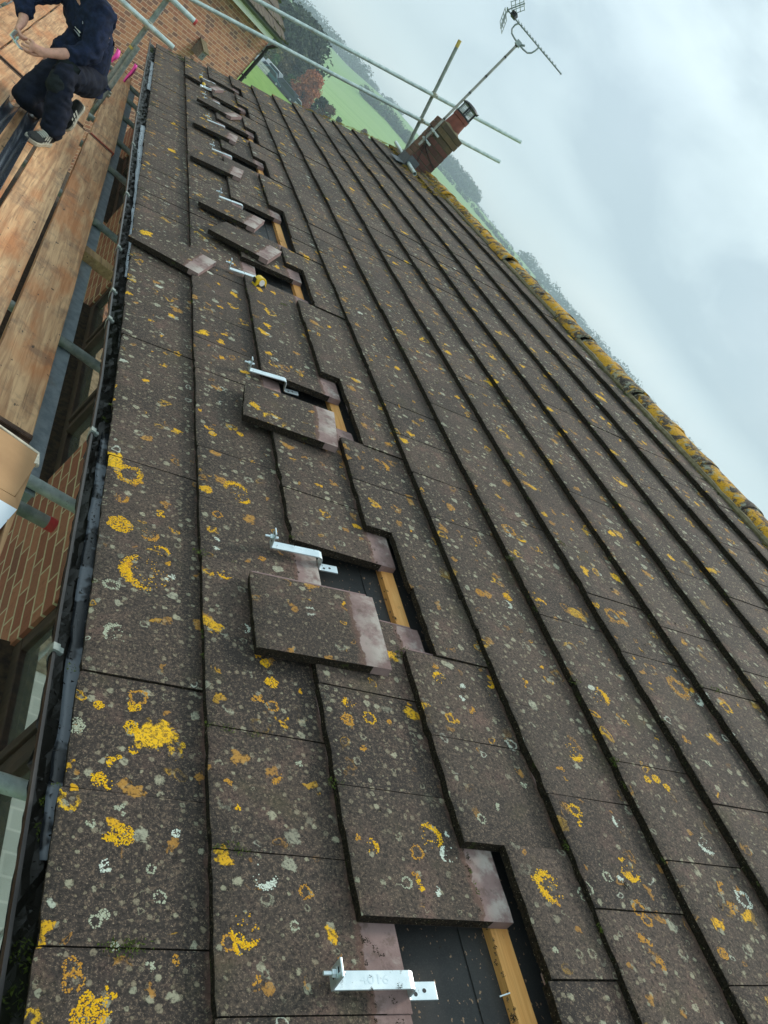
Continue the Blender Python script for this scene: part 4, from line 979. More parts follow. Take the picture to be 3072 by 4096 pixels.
board(-0.520, -1.6, 2.27, 'board second from the gutter, to the left of the cardboard box')
board(-0.765, 2.3, 6.285, 'board under the two lengths of black gutter')
board(-0.765, -1.6, 2.27, 'board third from the gutter near the camera, beside the cardboard box board')
board(-1.003, 2.3, 6.17, 'fourth board from the gutter, left of the black gutter lengths')
board(-0.560, 6.345, 10.2, 'far board behind the kneeling man, left of the upright scaffold tubes', 0.0, R(0.2))
board(-0.800, 6.335, 10.2, 'far board under the kneeling man, between two other far boards', 0.0, R(0.2))
board(-1.040, 6.225, 10.2, 'far board on the outer side past the man\'s knee, with a mossy dark end band', 0.0)
board(-1.272, 6.215, 10.2, 'outermost far board, along the toe board at the top left')
o = None
mb = MB(); mb.box((-0.019, -2.1, -0.11), (0.019, 2.1, 0.11)); o = mb.build('toe_board', M['board'], None, bevel=0.003); o.location = (-1.31, 8.3, -0.28)
tag(o, 'pale toe board standing on edge along the outer side of the walkway', 'toe board')
mb = MB(); mb.box((-0.19, -0.05, -0.032), (0.19, 0.05, 0.032)); tb = mb.build('timber_block', M['block'], None, bevel=0.004); tb.location = (0.045, 4.16, tz); tb.rotation_euler = (0, 0, R(4))
tag(tb, 'sawn timber packer wedged between the walkway and the gutter', 'timber block')
mb = MB(); mb.add([(0.120, 0.046, 0.0335), (0.165, 0.030, 0.0335), (0.178, -0.004, 0.0335), (0.150, -0.018, 0.0335), (0.118, 0.006, 0.0335)], [(0, 4, 3, 2, 1)]); mb.build('worn_patch', M['sole'], tb)

# two lengths of black half-round gutter lying on the boards
def loose_gutter(a, b, lab):
    a = Vector(a); b = Vector(b); t = (b - a).normalized(); sd_ = Vector((0, 0, 1)).cross(t).normalized()
    mb = MB(); n = 14; V = []
    for (p) in (a, b):
        for rr in (0.042, 0.0385):
            for k in range(n + 1):
                an = math.pi + math.pi * k / n; V.append(p + sd_ * (rr * math.cos(an)) + Vector((0, 0, 0.042 + rr * math.sin(an))))
    m = n + 1; F = []
    for k in range(n):
        F += [(k, 2 * m + k, 2 * m + k + 1, k + 1), (m + k, m + k + 1, 3 * m + k + 1, 3 * m + k)]
    for e in (0, 2 * m):
        for k in range(n): F.append((e + k, e + k + 1, e + m + k + 1, e + m + k))
    F += [(0, m, 3 * m, 2 * m), (n, 2 * m + n, 3 * m + n, m + n)]
    mb.add(V, F); o = mb.build('gutter_length', M['gutter_new'], None, True)
    tag(o, lab, 'gutter', 'spare gutter lengths on the walkway')
loose_gutter((-0.650, 5.62, ZB + 0.001), (-0.585, 2.4, ZB + 0.001), 'long shiny black half-round gutter length running up to the kneeling man\'s foot')
loose_gutter((-0.772, 5.39, ZB + 0.001), (-0.735, 2.6, ZB + 0.001), 'black gutter length at the left edge whose open end stops by the man\'s knee')

# open cardboard box
bx = thing('cardboard_box', 'open cardboard box with one flap up on the near orange board', 'cardboard box')
zt = -0.20
def sheet(mb, pts, th=0.004, mat=0):
    p = [Vector(q_) for q_ in pts]; nrm = (p[1] - p[0]).cross(p[2] - p[0]).normalized() * th
    n = len(p); mb.add([q_ + nrm for q_ in p] + [q_ - nrm * 0 for q_ in p], [tuple(range(n)), tuple(range(n, 2 * n))[::-1]] + [(i, n + i, n + (i + 1) % n, (i + 1) % n) for i in range(n)], mat)
X0, X1, Y0, Y1 = -0.60, -0.148, 1.0, 1.305
mb = MB(); sheet(mb, [(X1, Y0, ZB + 0.004), (X1, Y1, ZB + 0.004), (X1, Y1, zt), (X1, Y0, zt)]); sheet(mb, [(X1, Y1, ZB + 0.004), (X0, Y1, ZB + 0.004), (X0, Y1, zt), (X1, Y1, zt)]); sheet(mb, [(X0, Y0, ZB + 0.004), (X0, Y0, zt), (X0, Y1, zt), (X0, Y1, ZB + 0.004)]); sheet(mb, [(X0, Y0, ZB + 0.004), (X1, Y0, ZB + 0.004), (X1, Y0, zt), (X0, Y0, zt)]); sheet(mb, [(X0, Y0, ZB + 0.003), (X0, Y1, ZB + 0.003), (X1, Y1, ZB + 0.003), (X1, Y0, ZB + 0.003)])
mb.build('carton', M['card'], bx)
mb = MB(); sheet(mb, [(X0, Y1 + 0.004, zt), (X1, Y1 + 0.004, zt), (-0.112, 1.51, -0.20), (-0.116, 1.568, -0.20), (X0 + 0.03, 1.60, -0.19)], 0.004); mb.build('flap', M['card'], bx)
mb = MB(); sheet(mb, [(X1 + 0.002, Y1, zt), (X1 + 0.002, Y0 + 0.02, zt), (-0.125, Y0 + 0.03, -0.29), (-0.112, 1.44, -0.30), (-0.118, 1.52, -0.205)], 0.004); mb.build('flap', M['card'], bx)
mb = MB(); pts = [Vector((-0.122, 1.52, -0.203)), Vector((-0.118, 1.50, -0.235)), Vector((-0.113, 1.45, -0.292)), Vector((-0.118, 1.30, -0.292)), Vector((-0.124, 1.10, -0.289))]
mb.tube(pts, [0.004, 0.0055, 0.005, 0.006, 0.004], 7); mb.tube([(-0.110, 1.512, -0.200), (-0.113, 1.572, -0.196), (-0.30, 1.59, -0.190), (-0.57, 1.603, -0.186)], [0.010, 0.005, 0.0035, 0.003], 7); mb.build('torn_edge', M['card_edge'], bx, True)
mb = MB(); sheet(mb, [(X0, Y0 + 0.31, zt + 0.012), (-0.145, Y0 + 0.305, zt + 0.004), (-0.128, 1.262, -0.200), (X0, 1.262, -0.19)][:4], 0.003); mb.build('card_strip', M['card'], bx)
mb = MB(); sheet(mb, [(X0, 1.262, -0.188), (-0.132, 1.258, -0.198), (-0.165, 1.13, -0.21), (X0, 1.05, -0.20)][::-1], 0.003); mb.build('white_flap', M['card_white'], bx)

# line with two pink marker tapes across the end of the walkway
ln = MB(); ln.tube([(-1.2, 8.75, -0.21), (-0.528, 8.75, -0.135), (-0.104, 8.75, -0.080), (0.25, 8.75, -0.04)], 0.0035, 6); o = ln.build('line', M['wire'], None)
tag(o, 'thin dark line strung across the far end of the walkway', 'line')
def ribbon(x, z, ln_, w_, lab):
    mb = MB(); V = []; F = []; n = 12
    for i in range(n + 1):
        t = i / n; yy = 8.75 - 0.012 + 0.02 * math.sin(t * 4 + x * 9); zz = z - ln_ * t; xx = x + 0.022 * t + 0.008 * math.sin(t * 5)
        ww = w_ * (0.55 + 0.45 * math.sin(math.pi * min(1, 0.15 + t)))
        V += [(xx - ww / 2, yy, zz), (xx, yy - 0.012, zz), (xx + ww / 2, yy, zz)]
    for i in range(n):
        for k in range(2): F.append((3 * i + k, 3 * i + k + 1, 3 * i + 4 + k, 3 * i + 3 + k))
    mb.add(V, F); o = mb.build('marker_tape', M['pink'], None, True)
    s = o.modifiers.new('thick', 'SOLIDIFY'); s.thickness = 0.003
    tag(o, lab, 'marker tape', 'pink tapes on the line')
ribbon(-0.395, -0.110, 0.140, 0.044, 'shorter fluorescent pink tape on the line, left of the upright scaffold tubes')
ribbon(-0.200, -0.088, 0.220, 0.036, 'longer fluorescent pink tape on the line, right of the upright scaffold tubes')

# guard rail frame clamped across the far verge
gr_ = thing('guard_rail', 'tube guard rail with two sloping rails and a leaning post in front of the chimney', 'guard rail')
def onrail(x, which): return (1.230 + (x - 0.418) * 0.4110) if which else (0.684 + (x + 0.082) * 0.4033)
YR = 10.35
for wch, x0, x1 in ((1, -0.9, 4.005), (0, -0.9, 3.999)):
    tubep((x0, YR - TR, onrail(x0, wch)), (x1, YR - TR, onrail(x1, wch)), 'galv_pale', 'rail', gr_)
pb = Vector((2.975, YR + TR, 1.385)); pt = Vector((2.458, YR + TR, 2.815))
tubep(pb, pt, 'galv_dull', 'post', gr_)
mb = MB(); dd = (pt - pb).normalized(); mb.tube([pt - dd * 0.085, pt + dd * 0.004], 0.0252, 18); mb.build('end_tape', M['yellowcap'], gr_, True)
tubep(roofp(3.075, 8.98, 0.035), roofp(3.318, 11.05, 0.035), 'galv_pale', 'base_tube', gr_)
for wch in (1, 0):
    b_ = (pt - pb); tt = 0
    for k in range(200):
        p = pb + b_ * (k / 200)
        if p.z > onrail(p.x, wch): break
    clamp_mesh((p.x, YR, p.z), (1, 0, 0.41), dd).build('coupler', M['coupler'], gr_, True)
clamp_mesh(pb + Vector((0, -0.02, 0.03)), dd, Vector((0.1, 1, 0.05))).build('coupler', M['coupler'], gr_, True)

# television aerial on its mast
ae = thing('television_aerial', 'grey television aerial on a tall mast clamped to the chimney', 'aerial')
mx_, my_ = 2.755, 9.575
mb = MB(); mb.tube([(mx_, my_, 1.60), (mx_, my_, 3.235)], 0.0165, 14); mb.build('mast', M['mastgrey'], ae, True)
mb = MB()
for z in (2.02, 2.44, 2.70, 3.0, 3.17): mb.tube([(mx_, my_, z), (mx_, my_, z + 0.018)], 0.0185, 12)
mb.build('mast_band', M['wire'], ae, True)
for z in (1.70, 1.84):
    mb = MB(); mb.box((mx_ - 0.03, my_ - 0.026, z - 0.014), (CX0 + 0.06, my_ + 0.022, z + 0.014)); mb.tube([(mx_ - 0.025, my_ - 0.03, z), (mx_ - 0.025, my_ + 0.03, z)], 0.008, 8); mb.tube([(mx_ + 0.03, my_ - 0.05, z), (mx_ + 0.03, my_ + 0.01, z)], 0.010, 8); mb.build('wall_bracket', M['galv'], ae, bevel=0.003)
mb = MB(); mb.tube([(mx_ - 0.02, my_ - 0.02, 1.86), (mx_ - 0.05, my_ - 0.03, 1.76), (mx_ + 0.0, my_ - 0.035, 1.70), (mx_ + 0.10, CY0 - 0.008, 1.64), (mx_ + 0.22, CY0 - 0.006, 1.60), (mx_ + 0.36, CY0 - 0.006, 1.56)], 0.0045, 6)
mb.tube([(mx_ + 0.02, my_ - 0.02, 1.78), (mx_ + 0.08, CY0 - 0.008, 1.62), (mx_ + 0.14, CY0 - 0.007, 1.46)], 0.004, 6)
mb.build('cable', M['wire'], ae, True)
bd_ = Vector((1, -0.69, 0)).normalized(); sd2 = Vector((0.69, 1, 0)).normalized(); up = Vector((0, 0, 1))
bc = Vector((mx_, my_, 3.36)); B0 = bc - bd_ * 0.375; B1 = bc + bd_ * 0.605
mb = MB(); mb.tube([B0, B1], 0.0085, 10); mb.tube([B1, B1 + bd_ * 0.02], 0.011, 10); mb.build('boom', M['alu'], ae, True)
mb = MB()
for k in range(14):
    p = B0 + bd_ * (0.20 + 0.052 * k); h = 0.075 - 0.0022 * k
    mb.tube([p - sd2 * h + up * 0.006, p + sd2 * h + up * 0.006], 0.0042, 6); mb.box((-0.008, -0.008, -0.004), (0.008, 0.008, 0.016), 0, Matrix.Translation(p))
mb.build('director', M['alu'], ae)
mb = MB(); f0 = B0 + bd_ * 0.10; mb.box((-0.035, -0.05, -0.012), (0.035, 0.05, 0.045), 0, Matrix.Translation(f0) @ Matrix.Rotation(math.atan2(bd_.y, bd_.x), 4, 'Z'))
mb.tube([f0 - sd2 * 0.14 + up * 0.02, f0 + sd2 * 0.14 + up * 0.02], 0.007, 8); mb.build('dipole_box', M['iron'], ae, bevel=0.006)
mb = MB()
for sg in (1, -1):                                    # corner reflector: two grids opening forward
    ax = (bd_ * 0.45 + up * sg * 0.89).normalized()
    for o_ in (-0.18, -0.06, 0.06, 0.18): mb.tube([B0 + sd2 * o_ + ax * 0.05, B0 + sd2 * o_ + ax * 0.20], 0.0045, 6)
    mb.tube([B0, B0 + ax * 0.21], 0.008, 6)
    for tt in (0.05, 0.10, 0.15, 0.20): mb.tube([B0 - sd2 * 0.19 + ax * tt, B0 + sd2 * 0.19 + ax * tt], 0.0045, 6)
mb.tube([B0 - sd2 * 0.06, B0 + sd2 * 0.06], 0.009, 6); mb.build('reflector', M['alu'], ae)
mb = MB(); c0 = Vector((mx_, my_, 3.215))
pl = [(-0.170, 0.140), (-0.186, 0.10), (-0.178, 0.05), (-0.140, 0.016), (-0.07, 0.003), (0.0, 0.0), (0.09, 0.0), (0.155, 0.010), (0.190, 0.045), (0.203, 0.09), (0.206, 0.140)]
mb.tube([c0 + bd_ * a + up * z + sd2 * 0.0 for a, z in pl], 0.0105, 10); mb.build('cradle', M['alu'], ae, True)
mb = MB(); mb.box((-0.035, -0.028, -0.03), (0.035, 0.028, 0.03), 0, Matrix.Translation(c0) @ Matrix.Rotation(math.atan2(bd_.y, bd_.x), 4, 'Z')); mb.tube([c0 + bd_ * 0.03 + up * 0.01, c0 + bd_ * 0.075 + up * 0.04], 0.014, 8); mb.build('mast_clamp', M['alu'], ae, bevel=0.004)

# ================================================================ THE MAN ON THE WALKWAY
def skin_mesh(name, pts, edges, root, mat, parent, sub=2, fold=0.0, fscale=14.0, seed=0.0, mats=None):
    """grow one continuous surface round a joint skeleton. pts: name -> (position, radius)"""
    keys = list(pts); idx = {k: i for i, k in enumerate(keys)}
    me = bpy.data.meshes.new(name + '_rig'); me.from_pydata([pts[k][0] for k in keys], [(idx[a], idx[b]) for a, b in edges], [])
    o = bpy.data.objects.new(name + '_rig', me); COL.objects.link(o)
    sm = o.modifiers.new('skin', 'SKIN'); sm.use_smooth_shade = True
    for k in keys:
        sv_ = me.skin_vertices[0].data[idx[k]]; r = pts[k][1]
        sv_.radius = r if isinstance(r, tuple) else (r, r); sv_.use_root = (k == root)
    ss_ = o.modifiers.new('sub', 'SUBSURF'); ss_.levels = sub; ss_.render_levels = sub
    dg = bpy.context.evaluated_depsgraph_get(); dg.update()
    m2 = bpy.data.meshes.new_from_object(o.evaluated_get(dg)); m2.name = name
    bpy.data.objects.remove(o)
    if fold:
        nr = [v.normal.copy() for v in m2.vertices]
        for v, nn in zip(m2.vertices, nr):
            p = v.co
            a = noise.noise(Vector((p.x * fscale, p.y * fscale, p.z * fscale * 1.7 + seed))); a = 1 - abs(a) * 2
            b_ = noise.noise(Vector((p.x * fscale * 2.6 + 5, p.y * fscale * 2.6, p.z * fscale * 2.6 + seed)))
            v.co = p + nn * (fold * (a * 0.7 + b_ * 0.5))
    m2.materials.clear(); m2.materials.append(mat)
    for p in m2.polygons: p.use_smooth = True
    r_ = bpy.data.objects.new(name, m2); COL.objects.link(r_); r_.parent = parent
    return r_
man = thing('person', 'man in navy fleece kneeling on one knee, working a small steel bracket in his hands', 'person')
V_ = Vector
FW = V_((-0.5, -0.86, 0)); LF = V_((0.86, -0.5, 0))
J = dict(pel=V_((-0.56, 5.70, 0.05)), lhip=V_((-0.49, 5.66, 0.03)), rhip=V_((-0.64, 5.745, 0.03)), lkn=V_((-0.655, 5.285, 0.015)), lan=V_((-0.512, 5.195, -0.315)),
         rkn=V_((-0.755, 5.36, -0.315)), ran=V_((-0.465, 5.815, -0.285)), sp=V_((-0.63, 5.665, 0.20)), ch=V_((-0.735, 5.61, 0.335)), nk=V_((-0.825, 5.56, 0.445)),
         lsh=V_((-0.685, 5.50, 0.405)), lel=V_((-0.598, 5.415, 0.195)), lwr=V_((-0.800, 5.268, 0.030)), rsh=V_((-0.915, 5.70, 0.37)), rel=V_((-1.075, 5.53, 0.175)), rwr=V_((-0.985, 5.372, 0.058)))
pts = {'pel': (J['pel'], 0.12), 'sp': (J['sp'], 0.115), 'ch': (J['ch'], 0.125), 'nk': (J['nk'], 0.060), 'nk2': (J['nk'] + V_((-0.045, -0.035, 0.055)), 0.056),
       'hd0': (J['nk'] + V_((-0.075, -0.075, 0.10)), 0.072), 'hd1': (J['nk'] + V_((-0.085, -0.085, 0.165)), 0.088), 'hd2': (J['nk'] + V_((-0.08, -0.07, 0.215)), 0.068),
       'jaw': (J['nk'] + V_((-0.125, -0.165, 0.065)), 0.034), 'nose': (J['nk'] + V_((-0.135, -0.19, 0.125)), 0.012),
       'lhip': (J['lhip'], 0.085), 'rhip': (J['rhip'], 0.085), 'lkn': (J['lkn'], 0.058), 'rkn': (J['rkn'], 0.058), 'lan': (J['lan'], 0.038), 'ran': (J['ran'], 0.038),
       'lsh': (J['lsh'], 0.055), 'rsh': (J['rsh'], 0.055), 'lel': (J['lel'], 0.042), 'rel': (J['rel'], 0.042), 'lfa': (J['lel'].lerp(J['lwr'], 0.45), 0.041), 'rfa': (J['rel'].lerp(J['rwr'], 0.45), 0.041),
       'lwr': (J['lwr'], (0.027, 0.031)), 'rwr': (J['rwr'], (0.027, 0.031))}
edges = [('pel', 'sp'), ('sp', 'ch'), ('ch', 'nk'), ('nk', 'nk2'), ('nk2', 'hd0'), ('hd0', 'hd1'), ('hd1', 'hd2'), ('hd0', 'jaw'), ('hd1', 'nose'), ('pel', 'lhip'), ('pel', 'rhip'), ('lhip', 'lkn'), ('rhip', 'rkn'), ('lkn', 'lan'), ('rkn', 'ran'),
         ('ch', 'lsh'), ('ch', 'rsh'), ('lsh', 'lel'), ('rsh', 'rel'), ('lel', 'lfa'), ('rel', 'rfa'), ('lfa', 'lwr'), ('rfa', 'rwr')]
def hand(pre, wr, hdir, palm_n, curl, thumb_out):
    h = hdir.normalized(); n = (palm_n - h * palm_n.dot(h)).normalized(); a = h.cross(n).normalized()
    pm = wr + h * 0.045; pts[pre + 'pm'] = (pm, (0.021, 0.028)); edges.append((pre[0].lower() + 'wr', pre + 'pm'))
    kn = wr + h * 0.082; pts[pre + 'kn'] = (kn, (0.018, 0.030)); edges.append((pre + 'pm', pre + 'kn'))
    for i, (o_, ln_) in enumerate(((0.031, 0.92), (0.0105, 1.0), (-0.0105, 0.95), (-0.031, 0.76))):
        p = wr + h * (0.094 - 0.006 * abs(i - 1)) + a * o_; prev = pre + 'kn'; ang = 0.25 + 0.08 * i
        for s, L_ in enumerate((0.0, 0.042, 0.027, 0.021)):
            dvec = h * math.cos(ang) + n * math.sin(ang); p = p + dvec * (L_ * ln_); k = '%sf%d%d' % (pre, i, s)
            pts[k] = (p.copy(), 0.0098 - 0.0009 * s); edges.append((prev, k)); prev = k; ang += curl * (1 + 0.12 * i)
    p = wr + h * 0.030 + a * 0.030 * thumb_out; prev = pre + 'pm'; ang = 0.5
    for s, L_ in enumerate((0.0, 0.036, 0.030, 0.022)):
        dvec = (h * math.cos(ang) + a * thumb_out * math.sin(ang) * 0.8 + n * 0.35).normalized(); p = p + dvec * L_; k = '%st%d' % (pre, s)
        pts[k] = (p.copy(), 0.0125 - 0.001 * s); edges.append((prev, k)); prev = k; ang -= 0.22
hand('L_', J['lwr'], V_((-0.100, -0.045, -0.030)), V_((-0.35, 0.35, -0.2)), 0.55, 1)
hand('R_', J['rwr'], V_((0.00, -0.07, -0.065)), V_((0.6, -0.2, -0.2)), 0.75, -1)
body = skin_mesh('body', pts, edges, 'pel', M['skin'], man, 2)
hc = pts['hd1'][0]
mb = MB(); n = 18; m_ = 10; V = []; F = []
for j in range(m_ + 1):
    th = math.pi * 0.62 * j / m_
    for k in range(n):
        a = 2 * math.pi * k / n; rr = 0.103 + 0.004 * noise.noise(V_((a * 5, th * 9, 1)))
        V.append(hc + V_((0.012, 0.020, 0.025)) + V_((rr * 0.92 * math.sin(th) * math.cos(a), rr * 1.05 * math.sin(th) * math.sin(a), rr * math.cos(th))))
for j in range(m_):
    for k in range(n): F.append((j * n + k, (j + 1) * n + k, (j + 1) * n + (k + 1) % n, j * n + (k + 1) % n))
mb.add(V, F); mb.build('hair', M['hair'], man, True)
fd = V_((-0.55, -0.80, -0.22)).normalized(); fs_ = V_((0.82, -0.57, 0)).normalized(); fu = fs_.cross(fd)
if fu.z < 0: fu = -fu
for sg in (-1, 1):
    mb = MB(); lathe(mb, hc + fd * 0.083 + fs_ * sg * 0.032 + fu * 0.0, [(0.0, 0.011), (0.008, 0.008), (0.011, 0.0), (0.008, -0.008), (0.0, -0.011)], 10); mb.build('eye', M['sole'], man, True)
    mb = MB(); mb.tube([hc + fd * 0.091 + fs_ * sg * 0.016 + fu * 0.022, hc + fd * 0.090 + fs_ * sg * 0.034 + fu * 0.027, hc + fd * 0.080 + fs_ * sg * 0.050 + fu * 0.021], [0.003, 0.004, 0.003], 6); mb.build('eyebrow', M['hair'], man, True)
    mb = MB(); mb.tube([hc + fs_ * sg * 0.088 - fu * 0.03, hc + fs_ * sg * 0.095 - fu * 0.005, hc + fs_ * sg * 0.098 + fu * 0.02 - fd * 0.012], [0.009, 0.013, 0.010], 8); mb.build('ear', M['skin'], man, True)
mb = MB(); mb.tube([hc + fd * 0.086 - fs_ * 0.024 - fu * 0.058, hc + fd * 0.094 - fu * 0.056, hc + fd * 0.086 + fs_ * 0.024 - fu * 0.058], [0.003, 0.005, 0.003], 6); mb.build('mouth', simple('lips', (0.36, 0.13, 0.10), 0.6), man, True)
# fleece
jk = {'hem2': (J['pel'] + V_((0.01, 0.005, -0.045)), 0.105), 'hem': (J['pel'] + V_((0.0, 0.0, 0.01)), 0.138), 'pel': (J['pel'] + V_((-0.01, -0.005, 0.07)), 0.160), 'sp': (J['sp'], (0.165, 0.145)), 'ch': (J['ch'], (0.165, 0.14)), 'nk': (J['nk'] + V_((0, 0, -0.01)), 0.085), 'col': (J['nk'] + V_((-0.035, -0.03, 0.03)), 0.080),
      'lsh': (J['lsh'], 0.092), 'lup': (J['lsh'].lerp(J['lel'], 0.5), 0.080), 'lel': (J['lel'], 0.072), 'lfa': (J['lel'].lerp(J['lwr'], 0.38), 0.062), 'lcu': (J['lel'].lerp(J['lwr'], 0.58), 0.054),
      'rsh': (J['rsh'], 0.088), 'rup': (J['rsh'].lerp(J['rel'], 0.5), 0.076), 'rel': (J['rel'], 0.068), 'rfa': (J['rel'].lerp(J['rwr'], 0.5), 0.060), 'rcu': (J['rel'].lerp(J['rwr'], 0.86), 0.045),
      'bel': (J['sp'] + FW * 0.12 + V_((0, 0, -0.06)), 0.10), 'lap': (J['sp'] + FW * 0.17 + V_((-0.06, 0.05, -0.20)), 0.075)}
je = [('hem2', 'hem'), ('hem', 'pel'), ('pel', 'sp'), ('sp', 'ch'), ('ch', 'nk'), ('nk', 'col'), ('ch', 'lsh'), ('lsh', 'lup'), ('lup', 'lel'), ('lel', 'lfa'), ('lfa', 'lcu'), ('ch', 'rsh'), ('rsh', 'rup'), ('rup', 'rel'), ('rel', 'rfa'), ('rfa', 'rcu'), ('sp', 'bel'), ('bel', 'lap')]
fl = skin_mesh('fleece', jk, je, 'pel', M['navy'], man, 3, 0.019, 12.0, 2.0)
tr = {'pelb': (J['pel'] + V_((0.03, 0.06, 0.03)), 0.07), 'pel': (J['pel'] + V_((-0.01, 0, -0.01)), 0.125), 'lhip': (J['lhip'], 0.118), 'lth': (J['lhip'].lerp(J['lkn'], 0.55), 0.098), 'lkn': (J['lkn'] + V_((0, 0, 0.0)), 0.083), 'lsn': (J['lkn'].lerp(J['lan'], 0.45), 0.080), 'lcf': (J['lan'] + V_((0.0, 0, 0.03)), 0.073), 'lhm': (J['lan'] + V_((-0.005, -0.01, -0.022)), 0.076),
      'rhip': (J['rhip'], 0.118), 'rth': (J['rhip'].lerp(J['rkn'], 0.55), 0.105), 'rkn': (J['rkn'], 0.082), 'rsn': (J['rkn'].lerp(J['ran'], 0.5), 0.075), 'rhm': (J['rkn'].lerp(J['ran'], 0.95), 0.062)}
te = [('pelb', 'pel'), ('pel', 'lhip'), ('pel', 'rhip'), ('lhip', 'lth'), ('lth', 'lkn'), ('lkn', 'lsn'), ('lsn', 'lcf'), ('lcf', 'lhm'), ('rhip', 'rth'), ('rth', 'rkn'), ('rkn', 'rsn'), ('rsn', 'rhm')]
trs = skin_mesh('trousers', tr, te, 'pel', M['navy2'], man, 3, 0.016, 13.0, 7.0)
kp = {'a': (J['lkn'].lerp(J['lhip'], 0.16) + V_((-0.028, -0.018, 0.020)), (0.078, 0.070)), 'b': (J['lkn'] + V_((-0.030, -0.020, 0.0)), (0.074, 0.070)), 'c': (J['lkn'].lerp(J['lan'], 0.42) + V_((-0.026, -0.022, 0)), (0.070, 0.066))}
skin_mesh('knee_pad', kp, [('a', 'b'), ('b', 'c')], 'b', M['patch'], man, 3, 0.006, 15.0, 4.0)
def shoe(heel, toe, upv, side):
    t = (toe - heel).normalized(); up_ = (upv - t * upv.dot(t)).normalized(); sd_ = t.cross(up_).normalized(); L = (toe - heel).length
    root = bpy.data.objects.new('shoe', None); COL.objects.link(root); root.parent = man
    def ring(x, w_, zt_, zb_, n=14):
        out = []
        for k in range(n):
            a = 2 * math.pi * k / n; out.append(heel + t * x * L + sd_ * (w_ * math.cos(a)) + up_ * (zb_ + (zt_ - zb_) * (0.5 + 0.5 * math.sin(a))))
        return out
    prof = [(0.0, 0.016, 0.075, 0.024), (0.04, 0.030, 0.088, 0.02), (0.15, 0.036, 0.092, 0.02), (0.35, 0.038, 0.086, 0.02), (0.52, 0.042, 0.072, 0.02), (0.72, 0.047, 0.056, 0.02), (0.88, 0.041, 0.046, 0.02), (0.97, 0.025, 0.038, 0.021), (1.0, 0.010, 0.032, 0.022)]
    mb = MB(); V = []; n = 14
    for pr_ in prof: V += ring(*pr_)
    F = [(j * n + k, j * n + (k + 1) % n, (j + 1) * n + (k + 1) % n, (j + 1) * n + k) for j in range(len(prof) - 1) for k in range(n)] + [tuple(range(n))[::-1], tuple(range((len(prof) - 1) * n, len(prof) * n))]
    mb.add(V, F); mb.build('upper', M['shoe'], root, True)
    mb = MB(); pl_ = [(-0.012, 0.0), (0.0, 0.024), (0.10, 0.036), (0.35, 0.036), (0.5, 0.041), (0.72, 0.051), (0.88, 0.046), (0.98, 0.028), (1.03, 0.0), (0.98, -0.028), (0.88, -0.046), (0.72, -0.051), (0.5, -0.041), (0.35, -0.036), (0.10, -0.036), (0.0, -0.024)]
    mb.prism([heel + t * x * L + sd_ * y_ for x, y_ in pl_], up_ * 0.026); mb.build('sole', M['sole'], root, bevel=0.004)
    for sg in (1, -1):
        mb = MB()
        for k in range(3):
            x = 0.40 + 0.11 * k; a = heel + t * (x * L) + sd_ * sg * 0.0435 + up_ * 0.027; b_ = heel + t * ((x - 0.10) * L) + sd_ * sg * 0.029 + up_ * 0.080
            nrm = (sd_ * sg * 0.8 + up_ * 0.3).normalized() * 0.003
            mb.add([a + nrm, a + t * 0.013 + nrm, b_ + t * 0.013 + nrm, b_ + nrm, a + t * 0.0 - nrm * 0, ], [(0, 1, 2, 3)])
        mb.build('stripe', M['stripe'], root)
    mb = MB()
    for k in range(4):
        x = 0.48 + 0.055 * k; z_ = 0.083 - 0.0075 * k; mb.tube([heel + t * x * L - sd_ * 0.024 + up_ * (z_ - 0.004), heel + t * x * L + up_ * z_, heel + t * x * L + sd_ * 0.024 + up_ * (z_ - 0.004)], 0.0035, 6)
    mb.build('lace', M['stripe'], root, True)
    return root
shoe(V_((-0.485, 5.235, ZB + 0.001)), V_((-0.595, 4.985, ZB + 0.001)), V_((0, 0, 1)), 1)
shoe(V_((-0.445, 5.855, -0.175)), V_((-0.445, 5.775, ZB + 0.012)), V_((-0.50, -0.72, 0.3)), 1)
# small print on the chest, an orange tab and a knee stud
def chest_mark(name, px, mat, w_, h_, rot=0.0):
    c = V_(px); nn = V_((-0.42, -0.72, 0.55)).normalized(); x_ = V_((0.86, -0.5, 0)); y_ = nn.cross(x_).normalized()
    if y_.z < 0: y_ = -y_
    best = None                                        # push the mark onto the cloth
    hit, loc, nr_, _ = fl.ray_cast(c + nn * 0.5, -nn)
    if hit: c = loc + nn * 0.004
    xr, yr = x_ * math.cos(rot) + y_ * math.sin(rot), y_ * math.cos(rot) - x_ * math.sin(rot)
    mb = MB(); seg = 6; V = []
    for i in range(seg + 1):
        s_ = i / seg - 0.5; d_ = 0.18 * h_ * (1 - 4 * s_ * s_)
        V += [c + xr * (s_ * w_) + yr * (d_ - h_ / 2), c + xr * (s_ * w_) + yr * (d_ + h_ / 2)]
    V += [v - nn * 0.003 for v in V]; m = 2 * (seg + 1); F = []
    for i in range(seg):
        a = 2 * i; F += [(a, a + 2, a + 3, a + 1), (m + a + 1, m + a + 3, m + a + 2, m + a), (a, m + a, m + a + 2, a + 2), (a + 1, a + 3, m + a + 3, m + a + 1)]
    mb.add(V, F); mb.build(name, mat, man)
bpy.context.view_layer.update()
chest_mark('chest_print', (-0.752, 5.45, 0.262), M['stripe'], 0.050, 0.010, -0.1); chest_mark('chest_print', (-0.749, 5.45, 0.249), M['grey'], 0.056, 0.009, -0.1)
chest_mark('chest_print', (-0.738, 5.45, 0.30), M['grey'], 0.020, 0.004, -0.7); chest_mark('orange_tab', (-0.80, 5.42, 0.10), M['orange'], 0.014, 0.022, -0.5)
